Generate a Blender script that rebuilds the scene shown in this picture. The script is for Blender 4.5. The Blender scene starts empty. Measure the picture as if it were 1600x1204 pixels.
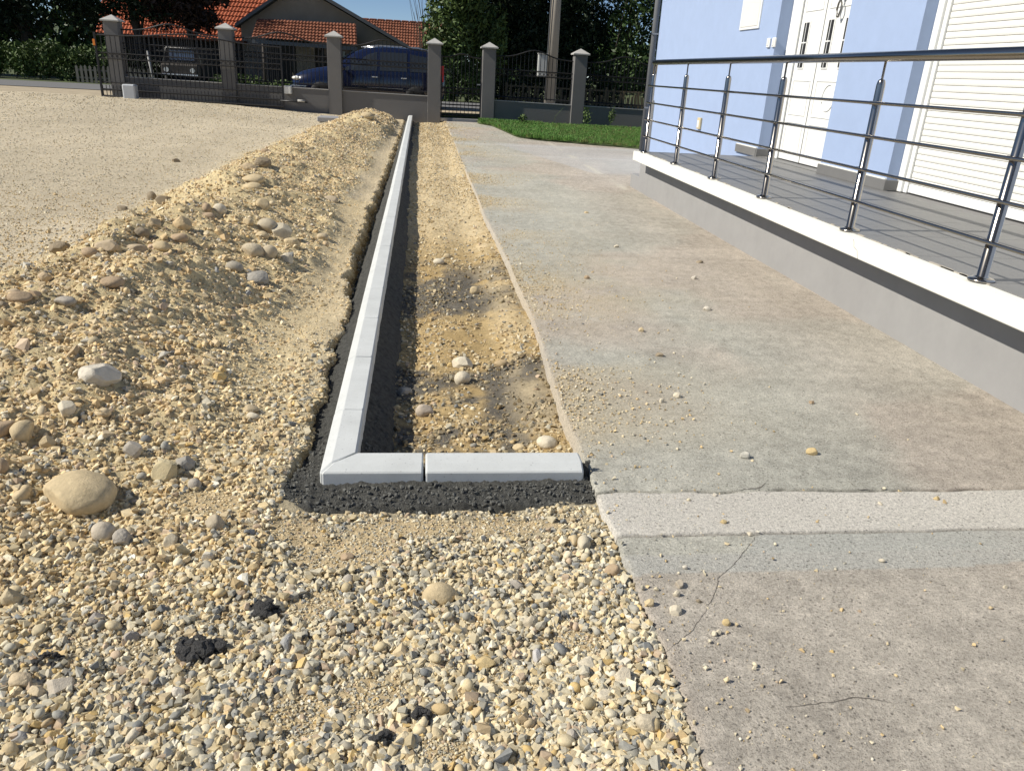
import bpy, bmesh, math, random
import numpy as np
from mathutils import Vector, Matrix

random.seed(7); rng = np.random.default_rng(7)
S = bpy.context.scene
COL = S.collection
R = math.radians

# ------------------------------------------------------------ camera, world, sun, exposure
CAMH = 1.4; F = 1200.0; CX, CY = 800.0, 602.0
ROLL = math.atan(.055)
_d = abs((665-CX)*(-math.sin(ROLL))+(107-CY)*math.cos(ROLL)); PITCH = math.atan(_d/F)
def _ray(x, y):
    dx, dy = x-CX, y-CY
    a = dx*math.cos(ROLL)+dy*math.sin(ROLL); b = -dx*math.sin(ROLL)+dy*math.cos(ROLL)
    return (a, F*math.cos(PITCH)-b*math.sin(PITCH), -(F*math.sin(PITCH)+b*math.cos(PITCH)))
_v = _ray(665, 107); YAW = math.atan2(_v[0], _v[1])
def ray(x, y):
    a, f, z = _ray(x, y); c, s = math.cos(YAW), math.sin(YAW)
    return Vector((c*a-s*f, s*a+c*f, z))
def atz(x, y, z=0.): w = ray(x, y); t = (z-CAMH)/w.z; return Vector((w.x*t, w.y*t, z))
def aty(x, y, Y): w = ray(x, y); t = Y/w.y; return Vector((w.x*t, Y, CAMH+w.z*t))
def atx(x, y, X): w = ray(x, y); t = X/w.x; return Vector((X, w.y*t, CAMH+w.z*t))

cam = bpy.data.objects.new('camera', bpy.data.cameras.new('camera')); COL.objects.link(cam)
fw = ray(CX, CY).normalized(); rt = (ray(CX+1, CY)-ray(CX, CY)).normalized(); up = rt.cross(fw)
M = Matrix((rt, up, -fw)).transposed().to_4x4(); M.translation = (0, 0, CAMH)
cam.matrix_world = M
cam.data.sensor_width = 36; cam.data.lens = F/1600*36; cam.data.clip_start = .05; cam.data.clip_end = 2000
S.camera = cam

SUN_EL = R(40.5)
SUN_AZ_VEC = Vector((-1.0, -.11, 0)).normalized()          # direction towards the sun, in plan
sunv = SUN_AZ_VEC*math.cos(SUN_EL)+Vector((0, 0, math.sin(SUN_EL)))
w = bpy.data.worlds.new("World"); S.world = w; w.use_nodes = True
nt = w.node_tree; nt.nodes.clear()
sky = nt.nodes.new('ShaderNodeTexSky'); sky.sky_type = 'NISHITA'; sky.sun_disc = False
sky.sun_elevation = SUN_EL; sky.sun_rotation = math.atan2(SUN_AZ_VEC.x, SUN_AZ_VEC.y)
sky.air_density = .55; sky.ozone_density = 3.0; sky.dust_density = 0.0
bg = nt.nodes.new('ShaderNodeBackground'); bg.inputs[1].default_value = .078
ow = nt.nodes.new('ShaderNodeOutputWorld'); nt.links.new(sky.outputs[0], bg.inputs[0]); nt.links.new(bg.outputs[0], ow.inputs[0])
sl = bpy.data.lights.new('sun', 'SUN'); sl.energy = 4.9; sl.angle = R(.55); sl.color = (1, .945, .85)
so = bpy.data.objects.new('sun', sl); COL.objects.link(so)
so.rotation_euler = (-sunv).to_track_quat('-Z', 'Y').to_euler(); so.location = (-20, -5, 20)
S.view_settings.view_transform = 'Standard'; S.view_settings.look = 'None'
S.view_settings.gamma = 1; S.view_settings.use_curve_mapping = False
S.view_settings.exposure = .22

# ------------------------------------------------------------ helpers
def hsh(ix, iy, s):
    h = (ix.astype(np.int64)*374761393+iy.astype(np.int64)*668265263+s*1442695041) & 0xffffffff
    h = ((h ^ (h >> 13))*1274126177) & 0xffffffff
    return ((h ^ (h >> 16)) & 0xffff)/65535.
def vn(x, y, s=0):
    ix, iy = np.floor(x), np.floor(y); fx, fy = x-ix, y-iy
    fx = fx*fx*(3-2*fx); fy = fy*fy*(3-2*fy)
    a, b, c, d = hsh(ix, iy, s), hsh(ix+1, iy, s), hsh(ix, iy+1, s), hsh(ix+1, iy+1, s)
    return (a*(1-fx)+b*fx)*(1-fy)+(c*(1-fx)+d*fx)*fy
def fbm(x, y, f=1., o=4, s=0):
    r = 0; a = .5
    for k in range(o): r = r+a*(vn(x*f+17.3*k, y*f-9.1*k, s+k)-.5); f *= 2.03; a *= .5
    return r*2
def ss(t, a, b): t = np.clip((t-a)/(b-a), 0, 1); return t*t*(3-2*t)

def tag(o, label=None, cat=None, group=None, kind=None):
    if label: o['label'] = label
    if cat: o['category'] = cat
    if group: o['group'] = group
    if kind: o['kind'] = kind
    return o
def empty(name, loc=(0, 0, 0), rz=0., **k):
    o = bpy.data.objects.new(name, None); o.empty_display_size = .2; COL.objects.link(o)
    o.location = loc; o.rotation_euler = (0, 0, rz); tag(o, **k); return o
def link(name, me, mat=None, parent=None, smooth=False, **k):
    o = bpy.data.objects.new(name, me); COL.objects.link(o)
    if mat is not None and not me.materials: me.materials.append(mat)
    if smooth: me.polygons.foreach_set('use_smooth', [True]*len(me.polygons))
    if parent: o.parent = parent
    tag(o, **k); return o
def bm_obj(name, bm, mat, parent=None, smooth=False, **k):
    me = bpy.data.meshes.new(name); bm.normal_update(); bm.to_mesh(me); bm.free()
    return link(name, me, mat, parent, smooth, **k)
def box(bm, x0, x1, y0, y1, z0, z1, bev=0.):
    vs = [bm.verts.new((x, y, z)) for x in (x0, x1) for y in (y0, y1) for z in (z0, z1)]
    fs = [bm.faces.new([vs[i] for i in f]) for f in ((0, 1, 3, 2), (4, 6, 7, 5), (0, 4, 5, 1), (2, 3, 7, 6), (0, 2, 6, 4), (1, 5, 7, 3))]
    if bev > 0:
        es = list({e for f in fs for e in f.edges}); bmesh.ops.bevel(bm, geom=es, offset=bev, segments=1, affect='EDGES')
def bx(name, mat, parent, x0, x1, y0, y1, z0, z1, bev=0., **k):
    bm = bmesh.new(); box(bm, x0, x1, y0, y1, z0, z1, bev); return bm_obj(name, bm, mat, parent, **k)
def tube(bm, pts, r, n=10, cap=True, r2=None):
    pts = [Vector(p) for p in pts]; rings = []
    for i, p in enumerate(pts):
        t = (pts[min(i+1, len(pts)-1)]-pts[max(i-1, 0)]).normalized()
        a = t.cross(Vector((0, 0, 1)) if abs(t.z) < .9 else Vector((0, 1, 0))).normalized(); b = t.cross(a)
        rr = r if r2 is None else r+(r2-r)*i/(len(pts)-1)
        rings.append([bm.verts.new(p+a*math.cos(2*math.pi*k/n)*rr+b*math.sin(2*math.pi*k/n)*rr) for k in range(n)])
    for A, B in zip(rings, rings[1:]):
        for k in range(n): bm.faces.new((A[k], A[(k+1) % n], B[(k+1) % n], B[k]))
    if cap: bm.faces.new(rings[0][::-1]); bm.faces.new(rings[-1])
def tb(name, mat, parent, pts, r, n=10, smooth=True, r2=None, **k):
    bm = bmesh.new(); tube(bm, pts, r, n, r2=r2); bmesh.ops.recalc_face_normals(bm, faces=bm.faces)
    o = bm_obj(name, bm, mat, parent, **k)
    if smooth:
        for p in o.data.polygons: p.use_smooth = len(p.vertices) == 4
    return o
def lathe(bm, prof, c=(0, 0, 0), n=16):
    rings = [[bm.verts.new((c[0]+r*math.cos(2*math.pi*k/n), c[1]+r*math.sin(2*math.pi*k/n), c[2]+z)) for k in range(n)] for r, z in prof]
    for A, B in zip(rings, rings[1:]):
        for k in range(n): bm.faces.new((A[k], A[(k+1) % n], B[(k+1) % n], B[k]))
    bm.faces.new(rings[0][::-1]); bm.faces.new(rings[-1])
def poly_prism(bm, pts, d):
    """pts: list of 3D points (planar, any order around), extruded by vector d"""
    d = Vector(d); A = [bm.verts.new(p) for p in pts]; B = [bm.verts.new(Vector(p)+d) for p in pts]
    bm.faces.new(A); bm.faces.new(B[::-1]); n = len(pts)
    for i in range(n): bm.faces.new((A[i], B[i], B[(i+1) % n], A[(i+1) % n]))
    bmesh.ops.recalc_face_normals(bm, faces=bm.faces)
def copy_tree(o, parent=None):
    c = o.copy(); COL.objects.link(c)
    if parent: c.parent = parent
    for ch in list(o.children): copy_tree(ch, c)
    return c
def grid_mesh(name, X, Y, Z, C=None):
    ny, nx = X.shape; me = bpy.data.meshes.new(name)
    me.vertices.add(nx*ny); me.vertices.foreach_set('co', np.stack([X, Y, Z], -1).astype(np.float32).ravel())
    i = np.arange((ny-1)*(nx-1)); r_, c_ = i//(nx-1), i % (nx-1); a = r_*nx+c_
    q = np.stack([a, a+1, a+nx+1, a+nx], -1).astype(np.int32)
    me.loops.add(q.size); me.loops.foreach_set('vertex_index', q.ravel())
    me.polygons.add(len(q)); me.polygons.foreach_set('loop_start', np.arange(0, q.size, 4, dtype=np.int32)); me.polygons.foreach_set('use_smooth', np.ones(len(q), bool))
    me.update(calc_edges=True)
    if C is not None:
        at = me.attributes.new('col', 'FLOAT_COLOR', 'POINT')
        at.data.foreach_set('color', np.concatenate([C.reshape(-1, 3), np.ones((nx*ny, 1))], 1).astype(np.float32).ravel())
    return me

# ------------------------------------------------------------ materials
def mat(name, base=(.5, .5, .5), rough=.7, metal=0., attr=None, atype='GEOMETRY', var=0., vscale=8., bump=0., bscale=60., dist=.01,
        spots=None, spec=.5, coat=0., detail=6., bump2=None, trans=0., sscale=None):
    m = bpy.data.materials.new(name); m.use_nodes = True; t = m.node_tree; n = t.nodes; b = n['Principled BSDF']; L = t.links.new
    b.inputs['Roughness'].default_value = rough; b.inputs['Metallic'].default_value = metal
    b.inputs['Specular IOR Level'].default_value = spec; b.inputs['Coat Weight'].default_value = coat
    b.inputs['Transmission Weight'].default_value = trans
    if attr:
        a = n.new('ShaderNodeAttribute'); a.attribute_name = attr; a.attribute_type = atype; c = a.outputs['Color']
    else:
        a = n.new('ShaderNodeRGB'); a.outputs[0].default_value = (*base, 1); c = a.outputs[0]
    geo = n.new('ShaderNodeNewGeometry'); P = geo.outputs['Position']
    if var > 0:
        no = n.new('ShaderNodeTexNoise'); no.inputs['Scale'].default_value = vscale; no.inputs['Detail'].default_value = detail; no.inputs['Roughness'].default_value = .65; L(P, no.inputs['Vector'])
        mr = n.new('ShaderNodeMapRange'); mr.inputs[1].default_value = .25; mr.inputs[2].default_value = .75; mr.inputs[3].default_value = 1-var; mr.inputs[4].default_value = 1+var
        L(no.outputs[0], mr.inputs[0])
        mx = n.new('ShaderNodeVectorMath'); mx.operation = 'SCALE'; L(c, mx.inputs[0]); L(mr.outputs[0], mx.inputs['Scale']); c = mx.outputs[0]
    if spots:   # (scale, threshold, colour factor) small pits / specks that belong to the surface
        for (sc, th, fac) in spots:
            vo = n.new('ShaderNodeTexVoronoi'); vo.inputs['Scale'].default_value = sc; L(P, vo.inputs['Vector'])
            mr = n.new('ShaderNodeMapRange'); mr.inputs[1].default_value = th*.6; mr.inputs[2].default_value = th; mr.inputs[3].default_value = fac; mr.inputs[4].default_value = 1; L(vo.outputs['Distance'], mr.inputs[0])
            mx = n.new('ShaderNodeVectorMath'); mx.operation = 'SCALE'; L(c, mx.inputs[0]); L(mr.outputs[0], mx.inputs['Scale']); c = mx.outputs[0]
    L(c, b.inputs['Base Color'])
    if bump > 0:
        no = n.new('ShaderNodeTexNoise'); no.inputs['Scale'].default_value = bscale; no.inputs['Detail'].default_value = 8; no.inputs['Roughness'].default_value = .7; L(P, no.inputs['Vector'])
        bp = n.new('ShaderNodeBump'); bp.inputs['Strength'].default_value = bump; bp.inputs['Distance'].default_value = dist; L(no.outputs[0], bp.inputs['Height']); L(bp.outputs[0], b.inputs['Normal'])
    return m
m_soil = mat('soil', attr='col', rough=.95, var=.34, vscale=38, bump=.8, bscale=90, dist=.014, spec=.1, detail=10)
m_slab = mat('concrete_slab', attr='col', rough=.92, var=.38, vscale=85, bump=.9, bscale=170, dist=.007, spec=.15, detail=9, spots=[(44, .20, .5), (95, .25, .6), (210, .36, .6)])
m_stone = mat('gravel_stone', attr='col', atype='INSTANCER', rough=.85, var=.2, vscale=90, bump=.35, bscale=160, dist=.004, spec=.2)
m_mortar = mat('wet_mortar', (.11, .109, .098), rough=.9, var=.5, vscale=40, bump=1., bscale=150, dist=.025, spec=.3, detail=10)
m_kerb = mat('kerb_concrete', (.56, .575, .56), rough=.8, var=.10, vscale=7, bump=.3, bscale=160, dist=.004, spec=.3, detail=9, spots=[(38, .13, .72), (110, .2, .85)])
m_road = mat('asphalt', (.16, .16, .16), rough=.9, var=.12, vscale=12, bump=.3, bscale=60)
m_verge = mat('dry_verge', (.42, .35, .24), rough=.95, var=.25, vscale=3, bump=.6, bscale=20)
m_land = mat('land', (.07, .09, .03), rough=.95, var=.4, vscale=1.2, bump=.6, bscale=8)
m_lawn = mat('lawn_soil', (.06, .085, .022), rough=.95, var=.4, vscale=6, bump=.8, bscale=40)
m_grass = mat('grass_blade', attr='col', atype='INSTANCER', rough=.6, spec=.3)
m_blue = mat('blue_render', (.325, .41, .585), rough=.85, var=.04, vscale=5, bump=.25, bscale=260, dist=.003, spec=.25)
m_plinth = mat('plinth_render', (.285, .28, .272), rough=.85, var=.07, vscale=5, bump=.2, bscale=200, dist=.003)
m_fascia = mat('white_fascia', (.78, .77, .70), rough=.6, var=.03, vscale=9)
m_tile = mat('grey_tile', (.165, .163, .158), rough=.5, var=.08, vscale=4, bump=.05, bscale=60)
m_grout = mat('grout', (.20, .195, .19), rough=.9)
m_white = mat('white_pvc', (.80, .80, .77), rough=.35)
m_shut = mat('shutter_white', (.76, .75, .70), rough=.4, var=.02, vscale=6)
m_steel = mat('stainless', (.34, .315, .28), rough=.2, metal=1., var=.05, vscale=30)
m_glass = mat('dark_glass', (.03, .035, .04), rough=.06, spec=.8)
m_dark = mat('dark_rubber', (.015, .015, .016), rough=.6)
m_iron = mat('black_iron', (.012, .012, .013), rough=.45)
m_fwall = mat('fence_render', (.165, .16, .154), rough=.9, var=.07, vscale=1.5, bump=.3, bscale=80, dist=.005)
m_cap = mat('cap_concrete', (.42, .41, .38), rough=.85, var=.08, vscale=8, bump=.2)
m_box = mat('grey_plastic', (.42, .43, .44), rough=.5)
m_carp = mat('blue_car_paint', (.006, .010, .036), rough=.2, coat=.8, spec=.5)
m_chrome = mat('bright_metal', (.75, .75, .74), rough=.25, metal=.9)
m_lamp = mat('lamp_glass', (.75, .75, .70), rough=.15)
m_tyre = mat('tyre', (.02, .02, .02), rough=.8)
m_rtile = mat('roof_tile', (.38, .105, .05), rough=.8, var=.32, vscale=3.2, spec=.2)
m_rtile2 = mat('old_roof_tile', (.215, .085, .05), rough=.85, var=.45, vscale=2.5, spec=.2)
m_plaster = mat('old_plaster', (.33, .265, .20), rough=.9, var=.15, vscale=1.5, bump=.3, bscale=20)
m_beige = mat('beige_plaster', (.42, .36, .24), rough=.9, var=.1, vscale=1)
m_wood = mat('dark_boards', (.05, .042, .035), rough=.85, var=.3, vscale=4)
m_barge = mat('grey_board', (.12, .125, .13), rough=.7)
m_pole = mat('pole_concrete', (.40, .36, .30), rough=.85, var=.1, vscale=3)
m_bark = mat('bark', (.07, .055, .04), rough=.95, var=.3, vscale=10)
m_picket = mat('weathered_picket', (.20, .185, .15), rough=.85, var=.2, vscale=2)
def leafm(name, c): return mat(name, c, rough=.55, var=.5, vscale=1.6, spec=.3, detail=3)
m_leafd = leafm('leaf_dark', (.018, .032, .012)); m_leaf = leafm('leaf_mid', (.042, .075, .02)); m_leafl = leafm('leaf_light', (.075, .115, .03)); m_leafr = leafm('leaf_plum', (.05, .03, .02))

# ------------------------------------------------------------ ground shape
def rise(x, y): return .25*ss(-x, .5, 8.0)*ss(y, 8, 23)
def kx(y): return -.372-.0058*(y-2.6)                     # outer (left) face of the kerb run
def kz(y): return .04+.0028*(y-2.6)                       # its top
def slab_edge(y): return .635+.018*fbm(y, y*0, 1.2, 4, 5)+.03*ss(y, 3, 4.5)*(1-ss(y, 6, 8))-.03*ss(y, 9, 14)-.012*ss(2.6-y, 0, .2)*(vn(y*14, y*0, 9)-.2)
def trench_left(y): return np.interp(y, [2.6, 3.4, 4.4, 5.1, 6.3, 8.6, 11.4, 19, 24], [-.50, -.495, -.485, -.53, -.61, -.62, -.60, -.62, -.62])+.045*fbm(y, y*0, 2.1, 3, 31)+.05*fbm(y, y*0, 9, 4, 33)
CX_Y = np.array([1.2, 3.8, 4.9, 5.7, 6.9, 9.5, 13.1, 19.3, 24]); CX_X = np.array([-2.1, -1.9, -1.92, -1.84, -1.78, -1.93, -1.9, -1.55, -1.4])
CH_H = np.array([.08, .29, .30, .31, .30, .27, .24, .26, .22])
LUMPS = [(-1.34, 4.45, .36, .20), (-1.25, 3.3, .35, .07), (-1.95, 5.3, .35, .08), (-1.45, 6.6, .4, .09), (-1.9, 8.0, .5, .1), (-1.35, 9.8, .6, .1), (-1.7, 12.0, .8, .1), (-1.5, 15, .8, .08), (-1.2, 18.3, .9, .14), (-1.35, 21.2, .9, .1),
         (-1.62, 2.35, .3, .05), (-2.6, 4.0, .5, .1), (-1.0, 5.6, .35, .05), (-1.05, 7.6, .3, .06)]
def mound(x, y):
    xc = np.interp(y, CX_Y, CX_X); A = np.interp(y, CX_Y, CH_H)*ss(y, 1.7, 3.4)*(1-ss(y, 22.4, 23.8))
    x = x+.12*fbm(x, y, 1.3, 3, 77)
    wl, wr = .62, .78
    d = x-xc; h = A*np.exp(-np.where(d < 0, (d/wl)**2, (d/wr)**2))
    for lx, ly, r_, a in LUMPS: h = h+a*np.exp(-((x-lx)**2+((y-ly)*.8)**2)/r_**2)
    k = ss(-x, .58, .95)
    return h*k*(1+.35*fbm(x, y, 2.6, 3, 3))*(1-ss(y, 22.8, 23.9))
def H(x, y, micro=True):
    x = np.asarray(x, float); y = np.asarray(y, float)
    z = rise(x, y)-.03-.03*ss(y, 1.6, 2.2)*(1-ss(y, 2.4, 2.8))*ss(x, -.6, -.3)
    z = z+.024*ss(x, .30, .60)*(y < 2.45)
    z = z+.02*fbm(x, y, 1.1, 3, 11)*ss(-x, -.6, 0)
    z = z+mound(x, y)
    if micro:
        near = np.clip(8/np.maximum(y, 1), 0, 1)
        mm = ss(mound(x, y), .01, .1)
        z = z+(.014+.030*mm)*fbm(x, y, 8, 4, 21)*near+(.006+.010*mm)*fbm(x, y, 34, 2, 41)*near
    z = np.where(x > .5, np.minimum(z, -.010), z)
    # trench + bed between kerb and slab
    inside = (y > 2.40)&(y < 24.2)
    tl = trench_left(y); kx_ = kx(y)
    bed = -.125-.022*ss(-x, -.15, .05)+.014*fbm(x, y, 16, 3, 63)+.05*ss(y, 6, 14)+.012*fbm(x, y, 5, 4, 51)+.016*fbm(x, y, 1.5, 2, 61)+.055*ss(x, .36, .62)*(.6+.8*vn(y*1.5, y*0, 62))
    bed = np.where(x < kx_, -.14+.045*ss(y, 9, 16)+.02*fbm(x, y, 9, 3, 52), bed)
    wall = ss(x, tl, tl+.05+.03*vn(x*9, y*9, 8))*ss(y, 2.5, 2.75)
    wall = np.where(x > kx_+.06, ss(y, 2.50, 2.53), wall)
    z = np.where(inside, z*(1-wall)+bed*wall, z)
    return z
def H1(x, y): return float(H(np.array([x]), np.array([y]))[0])
def ground_hit(px, py):
    w = ray(px, py); t = (0.5-CAMH)/w.z; z0 = 0
    ts = np.linspace(t*.9, (-.2-CAMH)/w.z, 500); z = CAMH+w.z*ts; g = H(w.x*ts, w.y*ts, False)
    i = int(np.argmax(z <= g)); return Vector((w.x*ts[i], w.y*ts[i], H1(w.x*ts[i], w.y*ts[i])))

TAN = np.array([.60, .49, .285]); GRAV = np.array([.41, .355, .245]); YARD = np.array([.55, .475, .345]); DUST = np.array([.60, .485, .30]); OCH = np.array([.41, .295, .14]); DARKB = np.array([.15, .135, .11]); CLAY = np.array([.40, .27, .11])
FINE = [(540, 860, .17, .12), (470, 830, .12, .1), (620, 820, .2, .07), (800, 818, .25, .06), (500, 950, .08, .08), (585, 1090, .12, .07), (470, 1120, .09, .08), (900, 1010, .1, .06), (700, 1180, .09, .05), (330, 790, .12, .08)]
FINE = [(atz(a, b, -.04).x, atz(a, b, -.04).y, c, d) for a, b, c, d in FINE]
def finepatch(x, y):
    r = 0*x; n = fbm(x, y, 7, 3, 430)
    for a, b, c, d in FINE: r = np.maximum(r, np.exp(-((x-a)/c)**2-((y-b)/d)**2))
    return ss(r+.35*n, .3, .62)
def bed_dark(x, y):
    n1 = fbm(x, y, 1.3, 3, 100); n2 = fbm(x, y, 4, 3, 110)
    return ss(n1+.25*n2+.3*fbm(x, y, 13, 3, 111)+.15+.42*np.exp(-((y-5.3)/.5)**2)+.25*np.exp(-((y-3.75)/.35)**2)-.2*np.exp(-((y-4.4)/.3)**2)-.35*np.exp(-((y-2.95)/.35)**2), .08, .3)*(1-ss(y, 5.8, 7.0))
def soil_col(x, y):
    m = np.maximum(ss(mound(x, y), .015, .08), .75*ss(y, 1.6, 2.4)*ss(-x, .35, .8)*(y < 9)*(x > -2.6))
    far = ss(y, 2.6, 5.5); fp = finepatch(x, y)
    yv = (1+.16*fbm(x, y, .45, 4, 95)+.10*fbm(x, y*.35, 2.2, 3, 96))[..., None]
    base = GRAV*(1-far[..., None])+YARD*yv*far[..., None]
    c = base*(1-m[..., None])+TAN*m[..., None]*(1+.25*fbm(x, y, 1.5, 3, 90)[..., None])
    c = c*(1-.8*fp[..., None])+np.array([.58, .45, .26])*(.8*fp[..., None])
    # trampled dusty shoulder between mound and trench
    sh = ss(x, -.95, -.75)*(1-ss(x, -.5, -.42))*ss(y, 3.4, 5)*.8
    c = c*(1-.7*sh[..., None])+DUST*(.7*sh[..., None])
    bed = ((x > kx(y)+.06)&(y > 2.5))*1.
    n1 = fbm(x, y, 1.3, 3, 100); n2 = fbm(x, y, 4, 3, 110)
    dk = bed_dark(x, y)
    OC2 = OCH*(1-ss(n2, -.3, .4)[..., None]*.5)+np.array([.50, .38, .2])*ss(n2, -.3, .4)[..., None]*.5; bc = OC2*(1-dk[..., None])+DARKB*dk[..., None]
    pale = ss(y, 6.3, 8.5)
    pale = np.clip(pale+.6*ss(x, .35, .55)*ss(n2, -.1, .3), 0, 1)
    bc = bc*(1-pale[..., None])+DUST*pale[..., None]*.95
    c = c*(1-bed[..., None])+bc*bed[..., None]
    lw = ss(x, trench_left(y), trench_left(y)+.05)*(x < kx(y)+.06)*(y > 2.6)
    c = c*(1-lw[..., None])+CLAY*lw[..., None]*.8
    c = c*(1+.12*fbm(x, y, 6, 3, 120)[..., None])
    return np.clip(c, .02, .8)

yy = np.concatenate([np.array([-14, -8, -4, -2, -1, -.3, .3, .7]), .9*np.exp(np.arange(0, 1000)*.0047)]); yy = yy[yy < 24.35]
xx = np.concatenate([-np.geomspace(2.6, 60, 90)[::-1], np.arange(-2.585, -.7, .014), np.arange(-.7, -.2, .009), np.arange(-.2, .72, .013)])
X, Y = np.meshgrid(xx, yy)
Z = H(X, Y); Z = np.where(Y < .9, -.03, Z); Z = np.where(X > slab_edge(Y)+.03, -.16, Z)
# right-hand bit under the slab stays low
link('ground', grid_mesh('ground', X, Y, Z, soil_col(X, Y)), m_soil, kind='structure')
# land sheet out to the horizon
def sheet(name, m, x0, x1, y0, y1, z, kind='structure'):
    bm = bmesh.new(); vs = [bm.verts.new(p) for p in ((x0, y0, z), (x1, y0, z), (x1, y1, z), (x0, y1, z))]; bm.faces.new(vs); return bm_obj(name, bm, m, kind=kind)
# land beyond the fence: front edge meets the yard
bm = bmesh.new()
def strip(bm, x0, x1, pts):
    prev = None
    for y, z in pts:
        cur = (bm.verts.new((x0, y, z)), bm.verts.new((x1, y, z)))
        if prev: bm.faces.new((prev[0], prev[1], cur[1], cur[0]))
        prev = cur
strip(bm, -60, 40, [(24.3, -.3), (24.31, .2), (33.2, .25), (60, .3), (800, .3)]); bm_obj('land', bm, m_land, kind='structure')
bm = bmesh.new(); strip(bm, -400, -60, [(-200, -.2), (24, .1), (800, .29)]); strip(bm, 40, 400, [(-200, -.2), (24, .1), (800, .29)]); strip(bm, -60, 40, [(-200, -.25), (-14, -.2)]); strip(bm, -60, 40, [(-14, -.2), (24.3, -.3)]); bm_obj('terrain', bm, m_land, kind='structure')
bm = bmesh.new(); strip(bm, -60, 40, [(24.32, .21), (27.6, .232)]); bm_obj('verge', bm, m_verge, kind='structure')
bm = bmesh.new(); strip(bm, -60, 40, [(27.3, .245), (31.4, .262)]); bm_obj('road', bm, m_road, kind='structure')

# ------------------------------------------------------------ concrete slab
ys = .35*np.exp(np.arange(0, 900)*.0062); ys = ys[ys < 24.0]; ys = np.concatenate([[-8, -3, -1, 0], ys])
ys = np.concatenate([ys[(ys < 2.08)|(ys > 2.44)], np.arange(2.08, 2.44, .0035)]); ys = np.sort(ys)
us = np.concatenate([np.arange(0, .3, .008), np.arange(.3, 2.3, .016), np.geomspace(2.3, 9, 40)])
U, Yg = np.meshgrid(us, ys); E = slab_edge(Yg); Xg = E+U
lowe = 2.118+.010*fbm(Xg, Xg*0, 3, 4, 200)+.006*fbm(Xg, Xg*0, 14, 3, 201); upe = 2.40+.012*fbm(Xg, Xg*0, 2.5, 5, 210)+.016*fbm(Xg, Xg*0, 11, 4, 211)
ins = ((Yg > lowe)&(Yg < upe)).astype(float)
band2 = ((Yg < lowe)&(Yg > 1.90+.02*fbm(Xg, Xg*0, 2, 4, 220)+.05*ss(Xg, 1.6, 2.3)))*((Yg < 2.0)|(Xg > 1.12+(2.1-Yg)*-.6+.04*fbm(Xg, Yg, 6, 3, 5)))*1.
Zg = .003*fbm(Xg, Yg, 3, 4, 230)+.0025*fbm(Xg, Yg, 30, 3, 231)*(1-ins)*np.clip(6/np.maximum(Yg, 1), 0, 1)
Zg = Zg+.002*ins-.014*np.exp(-((Yg-lowe)/.006)**2)*(.4+.6*vn(Xg*9, Xg*0, 7))-.012*np.exp(-((Yg-upe)/.008)**2)*(.2+.8*vn(Xg*7, Xg*0, 8))
Zg = Zg-.006*ss(.02-U, 0, .02)*vn(Xg*40, Yg*40, 3)
cA, cB = np.array([.47, .415, .345]), np.array([.445, .43, .365])
nA = np.clip(ss(fbm(Xg, Yg, .8, 4, 240), -.2, .25)+.75*(Yg < 2.0)+.5*ss(Xg, 1.6, 2.4), 0, 1)[..., None]
C = cA*nA+cB*(1-nA)
C = C*(1+.16*fbm(Xg, Yg*.6, 3, 5, 241)[..., None]+.28*fbm(Xg, Yg, 30, 3, 243)[..., None]+.12*fbm(Xg*.25, Yg*3, 4, 3, 244)[..., None])
lightst = np.array([.60, .565, .495]); C = C*(1-ins[..., None])+lightst*(1+.06*fbm(Xg, Yg, 3, 4, 250)[..., None])*ins[..., None]
b2 = band2[..., None]*.75; C = C*(1-b2)+np.array([.455, .45, .405])*b2
for yl, wd in ((14.65, .10), (16.75, .16)):
    k = np.exp(-((Yg-yl-.02*fbm(Xg, Xg*0, 1, 3, 9))/wd)**2)[..., None]*.55; C = C*(1-k)+np.array([.60, .58, .53])*k
k = (ss(Yg, 12.0, 12.6)*(1-ss(Yg, 17, 17.3))*ss(Xg-2.2-(14-Yg)*.25, 0, .06))[..., None]*.5; C = C*(1-k)+np.array([.50, .50, .49])*k
# pale efflorescence by the plinth foot
k = (np.exp(-((Xg-2.76)/.06)**2)*ss(fbm(Xg, Yg, 1.1, 3, 77), -.05, .2)*ss(Yg, 5, 7))[..., None]*.7; C = C*(1-k)+np.array([.62, .58, .48])*k
# tan soil dust carried onto the slab
du = np.exp(-U/.42)*ss(fbm(Xg, Yg, .9, 4, 260)+.55*np.exp(-((Yg-4.9)/1.0)**2)+.25*np.exp(-((Yg-3.2)/.5)**2), .0, .35)*ss(Yg, 2.6, 3.0)+np.exp(-U/.9)*.75*ss(Yg, 8, 14)*(1-ss(Yg, 22, 24))*ss(fbm(Xg, Yg, .5, 3, 8), -.3, .3)
du = np.clip(du+1.1*np.exp(-((Yg-5.3)/.95)**2)*np.exp(-U/.6)*ss(fbm(Xg, Yg, 5, 4, 261), -.6, .15), 0, 1)[..., None]*.8*(1-.8*np.exp(-((Yg-3.95)/.22)**2)[..., None])
C = C*(1-du)+np.array([.54, .45, .30])*du
k = (ss(.035-U, 0, .03)*ss(Yg, 2.6, 2.9))[..., None]*.6; C = C*(1-k)+np.array([.48, .42, .34])*k
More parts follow.
